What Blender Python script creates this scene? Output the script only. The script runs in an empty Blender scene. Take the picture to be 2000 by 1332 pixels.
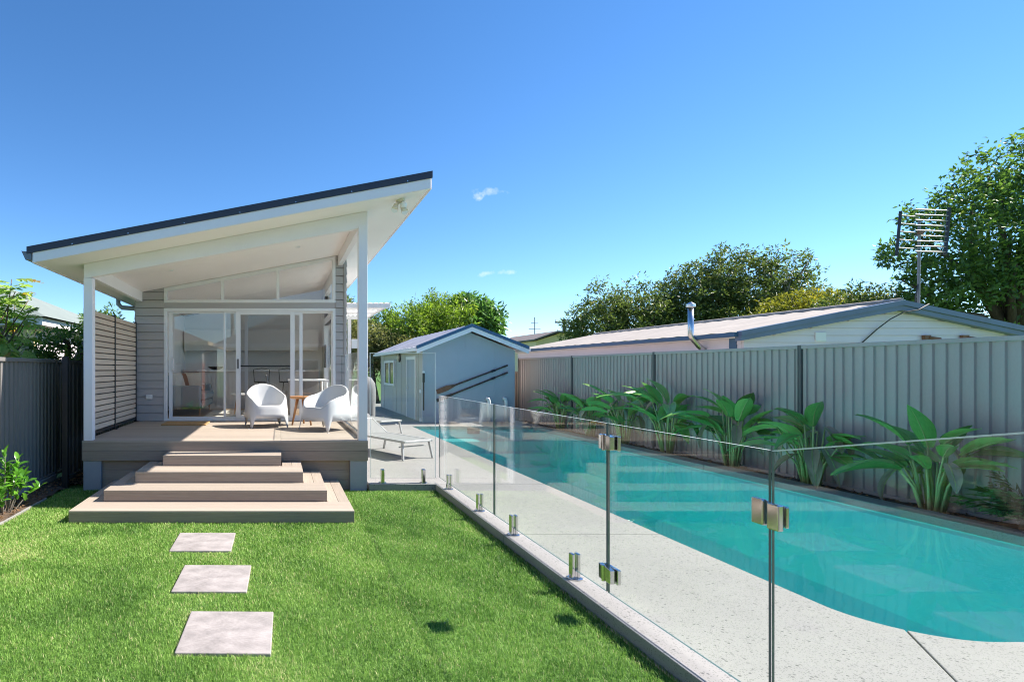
import bpy, bmesh, math, random
import numpy as np
from mathutils import Vector, Matrix

scene = bpy.context.scene
col = scene.collection
R = math.radians

# ---------------------------------------------------------------- camera
CAM_H = 1.63
FPX, VX, VY = 1090.0, 548.0, 721.0
cam_data = bpy.data.cameras.new("camera")
cam = bpy.data.objects.new("camera", cam_data)
col.objects.link(cam)
cam.location = (0, 0, CAM_H)
cam.rotation_euler = (R(90), 0, 0)
cam_data.sensor_width = 36.0
cam_data.lens = 36.0 * FPX / 2000.0
cam_data.shift_x = (1000 - VX) / 2000.0
cam_data.shift_y = (VY - 666) / 2000.0
cam_data.clip_start = 0.05
cam_data.clip_end = 2000
scene.camera = cam

# ---------------------------------------------------------------- light
SUN_DIR = Vector((1.0, 0.109, 1.0)).normalized()
SUN_EL = math.asin(SUN_DIR.z)
SUN_AZ = math.atan2(SUN_DIR.x, SUN_DIR.y)
sun_data = bpy.data.lights.new("sun", 'SUN')
sun_data.energy = 3.8
sun_data.angle = R(0.53)
sun_data.color = (1.0, 0.94, 0.85)
sun = bpy.data.objects.new("sun", sun_data)
col.objects.link(sun)
sun.rotation_euler = SUN_DIR.to_track_quat('Z', 'Y').to_euler()
sun.location = (30, 3, 30)

world = bpy.data.worlds.new("World")
scene.world = world
world.use_nodes = True
wn, wl = world.node_tree.nodes, world.node_tree.links
wn.clear()
sky = wn.new("ShaderNodeTexSky")
sky.sky_type = 'NISHITA'
sky.sun_disc = False
sky.sun_elevation = SUN_EL
sky.sun_rotation = SUN_AZ
sky.altitude = 0
sky.air_density = 0.8
sky.dust_density = 0.0
sky.ozone_density = 4.0
SKY_STRENGTH = 0.078
bg = wn.new("ShaderNodeBackground")
bg.inputs[1].default_value = SKY_STRENGTH
wout = wn.new("ShaderNodeOutputWorld")
# small wisps of cloud, placed by direction in the sky
tc = wn.new("ShaderNodeTexCoord")
sep = wn.new("ShaderNodeSeparateXYZ")
wl.new(tc.outputs['Generated'], sep.inputs[0])
def wmath(op, a, b=None, c=None, clamp=False):
    n = wn.new("ShaderNodeMath"); n.operation = op; n.use_clamp = clamp
    for i, v in enumerate((a, b, c)):
        if v is None: continue
        if isinstance(v, (int, float)): n.inputs[i].default_value = v
        else: wl.new(v, n.inputs[i])
    return n.outputs[0]
ypos = wmath('MAXIMUM', sep.outputs['Y'], 0.02)
u_ = wmath('DIVIDE', sep.outputs['X'], ypos)
v_ = wmath('DIVIDE', sep.outputs['Z'], ypos)
cmb = wn.new("ShaderNodeCombineXYZ")
wl.new(u_, cmb.inputs[0]); wl.new(v_, cmb.inputs[1])
wnoise = wn.new("ShaderNodeTexNoise")
wnoise.inputs['Scale'].default_value = 60
wnoise.inputs['Detail'].default_value = 5
wnoise.inputs['Roughness'].default_value = 0.62
wl.new(cmb.outputs[0], wnoise.inputs['Vector'])
total = None
for (px, py, ax, ay, skew, gain) in [(938, 381, 15, 12, -0.45, 1.0), (958, 374, 34, 9, 0.0, 0.55),
                                     (948, 535, 22, 6, -0.1, 0.75), (993, 532, 22, 6, 0.06, 0.75)]:
    uu = wmath('MULTIPLY', wmath('SUBTRACT', u_, (px - VX) / FPX), FPX / ax)
    vv0 = wmath('SUBTRACT', v_, (VY - py) / FPX)
    vv = wmath('MULTIPLY', wmath('ADD', vv0, wmath('MULTIPLY', wmath('SUBTRACT', u_, (px - VX) / FPX), skew)), FPX / ay)
    d2 = wmath('ADD', wmath('MULTIPLY', uu, uu), wmath('MULTIPLY', vv, vv))
    m = wmath('SUBTRACT', 1.0, d2)
    m = wmath('ADD', m, wmath('MULTIPLY', wmath('SUBTRACT', wnoise.outputs[0], 0.55), 4.0))
    m = wmath('MULTIPLY', m, 0.55 * gain, clamp=True)
    m = wmath('MULTIPLY', m, wmath('GREATER_THAN', 3.0, d2))
    total = m if total is None else wmath('MAXIMUM', total, m)
front = wmath('GREATER_THAN', sep.outputs['Y'], 0.05)
total = wmath('MULTIPLY', total, front)
total = wmath('MULTIPLY', total, 0.75)
wmix = wn.new("ShaderNodeMix"); wmix.data_type = 'RGBA'
wl.new(total, wmix.inputs[0])
wsat = wn.new("ShaderNodeHueSaturation"); wsat.inputs['Saturation'].default_value = 1.18
wl.new(sky.outputs[0], wsat.inputs['Color'])
wl.new(wsat.outputs[0], wmix.inputs[6])
wmix.inputs[7].default_value = (5.6, 5.8, 6.2, 1)
wl.new(wmix.outputs[2], bg.inputs[0])
wl.new(bg.outputs[0], wout.inputs[0])

scene.view_settings.view_transform = 'Standard'
scene.view_settings.look = 'None'
scene.view_settings.gamma = 1.0
scene.view_settings.exposure = 1.56
scene.view_settings.use_curve_mapping = False
cy = scene.cycles
cy.use_denoising = True
cy.filter_width = 1.1
cy.max_bounces = 10
cy.diffuse_bounces = 6
cy.glossy_bounces = 5
cy.transparent_max_bounces = 24
cy.transmission_bounces = 6
cy.caustics_reflective = True
cy.blur_glossy = 0.3
cy.caustics_refractive = False
cy.sample_clamp_indirect = 6

# ---------------------------------------------------------------- materials
MATS = {}
def nodes_of(name):
    m = bpy.data.materials.new(name); m.use_nodes = True
    nt = m.node_tree; nt.nodes.clear()
    out = nt.nodes.new("ShaderNodeOutputMaterial")
    MATS[name] = m
    return m, nt, out

class NT:
    """tiny node helper"""
    def __init__(s, nt): s.nt = nt
    def n(s, t, **kw):
        n = s.nt.nodes.new(t)
        for k, v in kw.items(): setattr(n, k, v)
        return n
    def l(s, a, b): s.nt.links.new(a, b)
    def math(s, op, a, b=None, clamp=False):
        n = s.n("ShaderNodeMath", operation=op, use_clamp=clamp)
        for i, v in enumerate((a, b)):
            if v is None: continue
            if isinstance(v, (int, float)): n.inputs[i].default_value = v
            else: s.l(v, n.inputs[i])
        return n.outputs[0]
    def mix(s, f, a, b):
        n = s.n("ShaderNodeMix", data_type='RGBA')
        for i, v in ((0, f), (6, a), (7, b)):
            if isinstance(v, (int, float)): n.inputs[i].default_value = v
            elif isinstance(v, tuple): n.inputs[i].default_value = (*v[:3], 1)
            else: s.l(v, n.inputs[i])
        return n.outputs[2]
    def noise(s, vec, scale, detail=3, rough=0.5):
        n = s.n("ShaderNodeTexNoise"); n.inputs['Scale'].default_value = scale
        n.inputs['Detail'].default_value = detail; n.inputs['Roughness'].default_value = rough
        if vec is not None: s.l(vec, n.inputs['Vector'])
        return n.outputs[0]
    def coord(s, scale=(1, 1, 1)):
        t = s.n("ShaderNodeTexCoord"); m = s.n("ShaderNodeMapping")
        s.l(t.outputs['Object'], m.inputs[0]); m.inputs['Scale'].default_value = scale
        return m.outputs[0]
    def ramp(s, v, stops):
        r = s.n("ShaderNodeValToRGB"); s.l(v, r.inputs[0])
        e = r.color_ramp.elements
        while len(e) < len(stops): e.new(0.5)
        for x, (p, c) in zip(e, stops):
            x.position = p; x.color = (*c, 1) if len(c) == 3 else c
        return r.outputs[0]
    def bump(s, h, strength=0.2, dist=0.01):
        b = s.n("ShaderNodeBump"); b.inputs['Strength'].default_value = strength
        b.inputs['Distance'].default_value = dist; s.l(h, b.inputs['Height'])
        return b.outputs[0]

def paint(name, colr, rough=0.5, var=0.12, scale=3.0, stretch=(1, 1, 1), bump=0.05, metal=0.0, fine=60, spec=0.5):
    """painted / plain surface with soft uneven tone, dust and fine relief"""
    m, nt, out = nodes_of(name); h = NT(nt)
    v = h.coord(stretch)
    a = h.noise(v, scale, 4, 0.55); b = h.noise(v, fine, 2)
    f = h.math('ADD', h.math('MULTIPLY', a, 0.75), h.math('MULTIPLY', b, 0.25))
    dk = tuple(c * (1 - var) for c in colr); lt = tuple(min(1, c * (1 + var)) for c in colr)
    c = h.ramp(f, [(0.3, dk), (0.7, lt)])
    p = h.n("ShaderNodeBsdfPrincipled")
    h.l(c, p.inputs['Base Color'])
    rr = h.math('ADD', h.math('MULTIPLY', a, 0.25), rough - 0.12)
    h.l(rr, p.inputs['Roughness'])
    p.inputs['Metallic'].default_value = metal
    p.inputs['Specular IOR Level'].default_value = spec
    if bump: h.l(h.bump(b, bump, 0.003), p.inputs['Normal'])
    h.l(p.outputs[0], out.inputs[0])
    return m

def timber(name, c1, c2, axis='X', rough=0.6, bump=0.15, scale=1.0):
    """wood or wood-look composite board: streaks along the axis, each board its own tone"""
    m, nt, out = nodes_of(name); h = NT(nt)
    st = {'X': (0.8, 26, 26), 'Y': (26, 0.8, 26), 'Z': (26, 26, 0.8)}[axis]
    v = h.coord(tuple(q * scale for q in st))
    oi = h.n("ShaderNodeObjectInfo")
    add = h.n("ShaderNodeVectorMath", operation='ADD')
    cx = h.n("ShaderNodeCombineXYZ")
    r37 = h.math('MULTIPLY', oi.outputs['Random'], 37)
    for i in range(3): h.l(r37, cx.inputs[i])
    h.l(v, add.inputs[0]); h.l(cx.outputs[0], add.inputs[1])
    a = h.noise(add.outputs[0], 2.2, 5, 0.6); b = h.noise(add.outputs[0], 9, 3)
    f = h.math('ADD', h.math('MULTIPLY', a, 0.6), h.math('MULTIPLY', b, 0.4))
    c = h.ramp(f, [(0.3, c1), (0.7, c2)])
    tone = h.math('ADD', h.math('MULTIPLY', oi.outputs['Random'], 0.24), 0.88)
    hsv = h.n("ShaderNodeHueSaturation"); h.l(c, hsv.inputs['Color']); h.l(tone, hsv.inputs['Value'])
    p = h.n("ShaderNodeBsdfPrincipled")
    h.l(hsv.outputs[0], p.inputs['Base Color']); p.inputs['Roughness'].default_value = rough
    h.l(h.bump(b, bump, 0.003), p.inputs['Normal'])
    h.l(p.outputs[0], out.inputs[0])
    return m

def leafy(name, c_dark, c_light, trans=0.35, rough=0.45, third=None, spec=0.4):
    """leaf: tint attribute runs 0..1 from leaf to leaf"""
    m, nt, out = nodes_of(name); h = NT(nt)
    at = h.n("ShaderNodeAttribute", attribute_name="tint")
    stops = [(0.0, c_dark), (0.75 if third else 1.0, c_light)]
    if third: stops.append((1.0, third))
    c = h.ramp(at.outputs['Fac'], stops)
    p = h.n("ShaderNodeBsdfPrincipled"); h.l(c, p.inputs['Base Color'])
    p.inputs['Roughness'].default_value = rough
    p.inputs['Specular IOR Level'].default_value = spec
    t = h.n("ShaderNodeBsdfTranslucent")
    tcx = h.n("ShaderNodeHueSaturation"); h.l(c, tcx.inputs['Color'])
    tcx.inputs['Value'].default_value = 1.5; tcx.inputs['Saturation'].default_value = 1.1
    h.l(tcx.outputs[0], t.inputs[0])
    mx = h.n("ShaderNodeMixShader"); mx.inputs[0].default_value = trans
    h.l(p.outputs[0], mx.inputs[1]); h.l(t.outputs[0], mx.inputs[2]); h.l(mx.outputs[0], out.inputs[0])
    return m

def plain_leaf(name, c1, c2, trans=0.3, rough=0.4):
    """large single leaves: each leaf object has its own tone, paler midrib zone by noise"""
    m, nt, out = nodes_of(name); h = NT(nt)
    oi = h.n("ShaderNodeObjectInfo")
    n = h.noise(h.coord((6, 30, 6)), 3, 3)
    f = h.math('ADD', h.math('MULTIPLY', oi.outputs['Random'], 0.7), h.math('MULTIPLY', n, 0.4), clamp=True)
    c = h.ramp(f, [(0.1, c1), (0.9, c2)])
    p = h.n("ShaderNodeBsdfPrincipled"); h.l(c, p.inputs['Base Color']); p.inputs['Roughness'].default_value = rough
    h.l(h.bump(n, 0.2, 0.004), p.inputs['Normal'])
    t = h.n("ShaderNodeBsdfTranslucent")
    tcx = h.n("ShaderNodeHueSaturation"); h.l(c, tcx.inputs['Color']); tcx.inputs['Value'].default_value = 1.6
    h.l(tcx.outputs[0], t.inputs[0])
    mx = h.n("ShaderNodeMixShader"); mx.inputs[0].default_value = trans
    h.l(p.outputs[0], mx.inputs[1]); h.l(t.outputs[0], mx.inputs[2]); h.l(mx.outputs[0], out.inputs[0])
    return m

def clear_glass(name, tint, f0=0.045, edge=1.0, bumpy=0.0, gl_rough=0.0):
    """thin flat glass: what passes through is tinted, what is mirrored follows Schlick's curve"""
    m, nt, out = nodes_of(name); h = NT(nt)
    lw = h.n("ShaderNodeLayerWeight"); lw.inputs[0].default_value = 0.5
    f5 = h.math('POWER', lw.outputs['Facing'], 5.0)
    f = h.math('ADD', h.math('MULTIPLY', f5, (1 - f0) * edge), f0, clamp=True)
    t = h.n("ShaderNodeBsdfTransparent"); t.inputs[0].default_value = (*tint, 1)
    g = h.n("ShaderNodeBsdfGlossy"); g.inputs['Roughness'].default_value = gl_rough
    g.inputs[0].default_value = (1, 1, 1, 1)
    if bumpy:
        h.l(h.bump(h.noise(h.coord(), 1.2, 2), bumpy, 0.01), g.inputs['Normal'])
    mx = h.n("ShaderNodeMixShader"); h.l(f, mx.inputs[0])
    h.l(t.outputs[0], mx.inputs[1]); h.l(g.outputs[0], mx.inputs[2]); h.l(mx.outputs[0], out.inputs[0])
    return m

def edge_glint_mat():  # part-clear pale strip, the glass edge's bright reflection painted in
    m, nt, out = nodes_of('glass_edge_glint'); h = NT(nt)
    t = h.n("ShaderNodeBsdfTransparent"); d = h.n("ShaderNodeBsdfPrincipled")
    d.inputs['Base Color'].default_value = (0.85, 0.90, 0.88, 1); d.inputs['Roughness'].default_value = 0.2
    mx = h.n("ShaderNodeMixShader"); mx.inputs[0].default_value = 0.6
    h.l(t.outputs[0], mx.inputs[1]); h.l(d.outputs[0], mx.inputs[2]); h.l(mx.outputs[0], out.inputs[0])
edge_glint_mat()
def aggregate(name, base, speck, rough=0.75, stone_scale=70):
    """honed exposed-aggregate concrete: fine sandy grain with scattered dark chips and a few stains"""
    m, nt, out = nodes_of(name); h = NT(nt)
    v = h.coord()
    vo = h.n("ShaderNodeTexVoronoi"); vo.inputs['Scale'].default_value = stone_scale; h.l(v, vo.inputs['Vector'])
    sp = h.n("ShaderNodeSeparateColor"); h.l(vo.outputs['Color'], sp.inputs[0])
    big = h.math('MULTIPLY', h.math('LESS_THAN', vo.outputs['Distance'], 0.33), h.math('GREATER_THAN', sp.outputs[0], 0.80))
    vo2 = h.n("ShaderNodeTexVoronoi"); vo2.inputs['Scale'].default_value = stone_scale * 2.6; h.l(v, vo2.inputs['Vector'])
    sp2 = h.n("ShaderNodeSeparateColor"); h.l(vo2.outputs['Color'], sp2.inputs[0])
    small = h.math('MULTIPLY', h.math('LESS_THAN', vo2.outputs['Distance'], 0.38), h.math('GREATER_THAN', sp2.outputs[1], 0.62))
    chip = h.math('MAXIMUM', h.math('MULTIPLY', big, h.math('ADD', h.math('MULTIPLY', sp.outputs[1], 0.6), 0.4)), h.math('MULTIPLY', small, 0.62))
    lo = h.noise(v, 0.9, 4, 0.6); fi = h.noise(v, 160, 2)
    f = h.math('ADD', h.math('MULTIPLY', lo, 0.55), h.math('MULTIPLY', fi, 0.45))
    c = h.ramp(f, [(0.3, tuple(x * 0.84 for x in base)), (0.7, tuple(min(1, x * 1.12) for x in base))])
    c = h.mix(h.math('MULTIPLY', chip, 0.85), c, speck)
    p = h.n("ShaderNodeBsdfPrincipled"); h.l(c, p.inputs['Base Color']); p.inputs['Roughness'].default_value = rough
    h.l(h.bump(fi, 0.15, 0.002), p.inputs['Normal'])
    h.l(p.outputs[0], out.inputs[0])
    return m

paint('white_paint', (0.88, 0.835, 0.84), 0.45, 0.03, 2)
paint('soffit_white', (0.94, 0.885, 0.86), 0.6, 0.03, 1.2)
paint('window_white', (0.78, 0.79, 0.80), 0.35, 0.03, 3)
paint('board_grey', (0.42, 0.405, 0.405), 0.55, 0.07, 2.5, (0.4, 1, 4))
paint('trim_grey', (0.36, 0.345, 0.34), 0.5, 0.05)
paint('slate_metal', (0.030, 0.036, 0.055), 0.4, 0.12, 3, metal=0.0)
paint('gutter_blue_grey', (0.16, 0.19, 0.23), 0.4, 0.1)
paint('pier_render', (0.33, 0.34, 0.36), 0.8, 0.08, 4, bump=0.3)
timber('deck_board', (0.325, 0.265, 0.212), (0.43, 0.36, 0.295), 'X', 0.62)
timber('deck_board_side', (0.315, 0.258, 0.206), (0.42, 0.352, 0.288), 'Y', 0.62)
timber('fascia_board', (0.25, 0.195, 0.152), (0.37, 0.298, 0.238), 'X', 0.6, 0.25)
timber('screen_slat', (0.56, 0.44, 0.33), (0.70, 0.57, 0.45), 'Y', 0.6)
timber('orange_wood', (0.30, 0.13, 0.045), (0.50, 0.25, 0.10), 'Z', 0.4)
timber('oak_floor', (0.23, 0.15, 0.09), (0.36, 0.25, 0.16), 'X', 0.4, scale=0.6)
paint('black_metal', (0.016, 0.017, 0.02), 0.4, 0.2)
paint('dark_void', (0.02, 0.02, 0.02), 0.9, 0.1)
paint('chrome', (0.58, 0.58, 0.58), 0.12, 0.03, 6, bump=0.0, metal=1.0)
paint('brushed_steel', (0.6, 0.61, 0.63), 0.25, 0.05, 4, metal=1.0)
paint('fence_grey', (0.43, 0.35, 0.325), 0.42, 0.10, 1.1, (1, 1, 0.35), 0.03)
paint('fence_dark', (0.13, 0.12, 0.115), 0.42, 0.12, 1.1, (1, 1, 0.35), 0.03)
paint('fence_left', (0.215, 0.20, 0.19), 0.42, 0.12, 1.1, (1, 1, 0.35), 0.03)
paint('chair_plastic', (0.60, 0.60, 0.60), 0.42, 0.02, 5, bump=0.08, fine=300)
paint('lounger_white', (0.46, 0.46, 0.45), 0.4, 0.03, 4)
paint('sling_grey', (0.22, 0.22, 0.215), 0.75, 0.05, 8, bump=0.3, fine=400)
paint('soil', (0.055, 0.038, 0.027), 0.95, 0.5, 9, bump=0.9, fine=50)
paint('mulch', (0.10, 0.065, 0.042), 0.95, 0.5, 14, bump=0.9, fine=60)
paint('concrete', (0.24, 0.23, 0.215), 0.85, 0.12, 3, bump=0.3)
paint('plinth_blue', (0.34, 0.33, 0.33), 0.7, 0.12, 3, bump=0.2)
paint('paver', (0.32, 0.285, 0.272), 0.85, 0.32, 6.0, (1, 1.6, 1), 0.5, fine=45)
aggregate('pool_concrete', (0.272, 0.260, 0.246), (0.045, 0.045, 0.045), stone_scale=42)
paint('kerb_face', (0.50, 0.46, 0.38), 0.85, 0.15, 5, bump=0.3)
paint('pool_ledge', (0.05, 0.25, 0.265), 0.35, 0.05, 1.2, bump=0.0)
paint('pool_shell', (0.31, 0.75, 0.77), 0.35, 0.05, 1.2, bump=0.0)
paint('shed_grey_blue', (0.42, 0.445, 0.49), 0.65, 0.05, 1.6)
paint('shed_side', (0.52, 0.49, 0.45), 0.65, 0.06, 1.6)
paint('shed_roof', (0.66, 0.63, 0.64), 0.5, 0.18, 2.2, (0.6, 3, 1))
paint('trim_blue', (0.045, 0.115, 0.215), 0.45, 0.1)
paint('barge_blue_grey', (0.13, 0.18, 0.27), 0.5, 0.18, 3)
paint('neighbour_white', (0.76, 0.69, 0.72), 0.6, 0.05, 2)
paint('neighbour_roof', (0.37, 0.325, 0.285), 0.8, 0.22, 2.5, (0.6, 2.5, 1), 0.3)
paint('cream_wall', (0.85, 0.66, 0.40), 0.7, 0.06)
paint('brown_roof', (0.20, 0.16, 0.14), 0.7, 0.2)
paint('tile_roof', (0.10, 0.10, 0.105), 0.7, 0.25, 5)
paint('brick', (0.42, 0.15, 0.09), 0.85, 0.3, 14, bump=0.4)
paint('pale_green_roof', (0.22, 0.25, 0.22), 0.6, 0.1)
paint('lattice_grey', (0.36, 0.35, 0.34), 0.8, 0.15)
paint('bark', (0.12, 0.085, 0.06), 0.9, 0.4, 8, (3, 3, 0.6), 0.8, fine=30)
paint('bark_pale', (0.26, 0.22, 0.18), 0.9, 0.35, 8, (3, 3, 0.6), 0.8, fine=30)
paint('room_white', (0.85, 0.84, 0.82), 0.7, 0.03)
paint('panel_white', (0.70, 0.69, 0.67), 0.55, 0.04)
paint('sofa_blue', (0.27, 0.33, 0.36), 0.95, 0.08, 6, bump=0.5, fine=250)
paint('cushion_cream', (0.58, 0.53, 0.44), 0.95, 0.1, 12, bump=0.5, fine=120)
paint('cushion_brown', (0.20, 0.10, 0.06), 0.95, 0.15, 12, bump=0.5)
paint('rug', (0.55, 0.52, 0.47), 0.95, 0.1, 10, bump=0.5)
paint('coir', (0.42, 0.25, 0.105), 0.95, 0.25, 30, bump=0.9, fine=220)
paint('oar_dark', (0.06, 0.042, 0.032), 0.6, 0.4, 6)
paint('oar_brown', (0.22, 0.10, 0.05), 0.6, 0.3, 6)
paint('cover_white', (0.20, 0.20, 0.20), 0.8, 0.1, 6, bump=0.4, fine=20)
paint('pvc_white', (0.78, 0.78, 0.78), 0.4, 0.05)
paint('power_pole', (0.13, 0.11, 0.10), 0.9, 0.2)
paint('lamp_cream', (0.70, 0.64, 0.50), 0.5, 0.06)
paint('cable_black', (0.05, 0.05, 0.055), 0.6, 0.1)
paint('aerial_grey', (0.20, 0.20, 0.21), 0.5, 0.15, metal=0.3)
paint('screen_black', (0.008, 0.008, 0.009), 0.15, 0.1, bump=0)
paint('lens_white', (0.85, 0.85, 0.85), 0.3, 0.02)
clear_glass('fence_glass', (0.975, 0.994, 0.986), 0.030)
clear_glass('door_glass', (0.965, 0.975, 0.97), 0.055)
paint('glass_edge_lit', (0.82, 0.88, 0.86), 0.15, 0.1, 8, bump=0.0)  # pale copy: caught sun painted into the glass edges
paint('glass_edge_shaded', (0.07, 0.12, 0.11), 0.2, 0.1, 8, bump=0.0)  # dark copy of the same edge, shade painted into bottom and upright edges
paint('added_dark_paving', (0.11, 0.105, 0.10), 0.85, 0.15, 2)
leafy('leaf_lime', (0.05, 0.10, 0.018), (0.28, 0.40, 0.06), 0.45, third=(0.45, 0.48, 0.13))
leafy('leaf_broad', (0.045, 0.11, 0.028), (0.20, 0.36, 0.09), 0.35, 0.3)
leafy('leaf_brownish', (0.06, 0.075, 0.025), (0.27, 0.28, 0.09), 0.4, third=(0.38, 0.25, 0.12))
leafy('leaf_olive', (0.025, 0.05, 0.014), (0.15, 0.20, 0.05), 0.35, third=(0.34, 0.31, 0.09))
leafy('leaf_yellow', (0.07, 0.09, 0.015), (0.30, 0.30, 0.05), 0.4, third=(0.42, 0.33, 0.06))
leafy('leaf_dark', (0.02, 0.055, 0.014), (0.14, 0.24, 0.05), 0.38, third=(0.38, 0.43, 0.10))
leafy('frond_green', (0.08, 0.17, 0.05), (0.36, 0.50, 0.13), 0.55, third=(0.45, 0.26, 0.07))
leafy('palm_green', (0.03, 0.07, 0.02), (0.12, 0.18, 0.05), 0.3)
plain_leaf('bop_leaf', (0.085, 0.23, 0.05), (0.33, 0.55, 0.14), 0.22, 0.3)
plain_leaf('bop_dry', (0.30, 0.20, 0.12), (0.45, 0.36, 0.27), 0.2, 0.7)
plain_leaf('bop_stem', (0.24, 0.28, 0.08), (0.52, 0.52, 0.22), 0.1, 0.45)
plain_leaf('bush_leaf', (0.04, 0.16, 0.015), (0.17, 0.40, 0.04), 0.35, 0.28)
plain_leaf('bush_young', (0.35, 0.42, 0.06), (0.50, 0.45, 0.10), 0.35, 0.35)

# V-groove relief on the soffit lining is real boards; the fly screen is a real woven mesh look
def flyscreen():
    m, nt, out = nodes_of('fly_screen'); h = NT(nt)
    t = h.n("ShaderNodeBsdfTransparent"); d = h.n("ShaderNodeBsdfDiffuse"); d.inputs[0].default_value = (0.03, 0.03, 0.032, 1)
    mx = h.n("ShaderNodeMixShader"); mx.inputs[0].default_value = 0.38
    h.l(t.outputs[0], mx.inputs[1]); h.l(d.outputs[0], mx.inputs[2]); h.l(mx.outputs[0], out.inputs[0])
flyscreen()
def translucent_roof():
    m, nt, out = nodes_of('polycarbonate'); h = NT(nt)
    t = h.n("ShaderNodeBsdfTranslucent"); t.inputs[0].default_value = (0.8, 0.8, 0.78, 1)
    p = h.n("ShaderNodeBsdfPrincipled"); p.inputs['Base Color'].default_value = (0.78, 0.79, 0.79, 1); p.inputs['Roughness'].default_value = 0.3
    mx = h.n("ShaderNodeMixShader"); mx.inputs[0].default_value = 0.5
    h.l(p.outputs[0], mx.inputs[1]); h.l(t.outputs[0], mx.inputs[2]); h.l(mx.outputs[0], out.inputs[0])
translucent_roof()
def water_mat():
    m, nt, out = nodes_of('pool_water'); h = NT(nt)
    v = h.coord((1, 1, 1))
    n1 = h.noise(v, 1.6, 2, 0.4); n2 = h.noise(v, 7, 2, 0.5)
    hgt = h.math('ADD', n1, h.math('MULTIPLY', n2, 0.25))
    b = h.bump(hgt, 0.10, 0.035)
    lw = h.n("ShaderNodeLayerWeight"); lw.inputs[0].default_value = 0.5
    f = h.math('ADD', h.math('MULTIPLY', h.math('POWER', lw.outputs['Facing'], 5.0), 0.97), 0.022, clamp=True)
    t = h.n("ShaderNodeBsdfTransparent"); t.inputs[0].default_value = (0.97, 0.995, 0.99, 1)
    g = h.n("ShaderNodeBsdfGlossy"); g.inputs['Roughness'].default_value = 0.02; h.l(b, g.inputs['Normal'])
    mx = h.n("ShaderNodeMixShader"); h.l(f, mx.inputs[0])
    h.l(t.outputs[0], mx.inputs[1]); h.l(g.outputs[0], mx.inputs[2]); h.l(mx.outputs[0], out.inputs[0])
    va = h.n("ShaderNodeVolumeAbsorption"); va.inputs[0].default_value = (0.0, 0.905, 0.885, 1); va.inputs[1].default_value = 0.34
    h.l(va.outputs[0], out.inputs[1])
water_mat()
def grass_mat():
    m, nt, out = nodes_of('grass_blade'); h = NT(nt)
    at = h.n("ShaderNodeAttribute", attribute_name="tint")
    c = h.ramp(at.outputs['Fac'], [(0.0, (0.07, 0.17, 0.03)), (0.42, (0.235, 0.43, 0.075)), (0.75, (0.40, 0.58, 0.15)), (1.0, (0.66, 0.60, 0.32))])
    p = h.n("ShaderNodeBsdfPrincipled"); h.l(c, p.inputs['Base Color']); p.inputs['Roughness'].default_value = 0.5
    p.inputs['Specular IOR Level'].default_value = 0.3
    t = h.n("ShaderNodeBsdfTranslucent"); h.l(c, t.inputs[0])
    mx = h.n("ShaderNodeMixShader"); mx.inputs[0].default_value = 0.35
    h.l(p.outputs[0], mx.inputs[1]); h.l(t.outputs[0], mx.inputs[2]); h.l(mx.outputs[0], out.inputs[0])
grass_mat()
def ground_mat():
    m, nt, out = nodes_of('turf_ground'); h = NT(nt)
    v = h.coord(); a = h.noise(v, 1.2, 4, 0.6); b = h.noise(v, 45, 3)
    f = h.math('ADD', h.math('MULTIPLY', a, 0.5), h.math('MULTIPLY', b, 0.5))
    c = h.ramp(f, [(0.35, (0.05, 0.12, 0.016)), (0.55, (0.10, 0.20, 0.026)), (0.7, (0.16, 0.24, 0.05))])
    p = h.n("ShaderNodeBsdfPrincipled"); h.l(c, p.inputs['Base Color']); p.inputs['Roughness'].default_value = 0.9
    h.l(h.bump(b, 0.8, 0.02), p.inputs['Normal']); h.l(p.outputs[0], out.inputs[0])
ground_mat()

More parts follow.
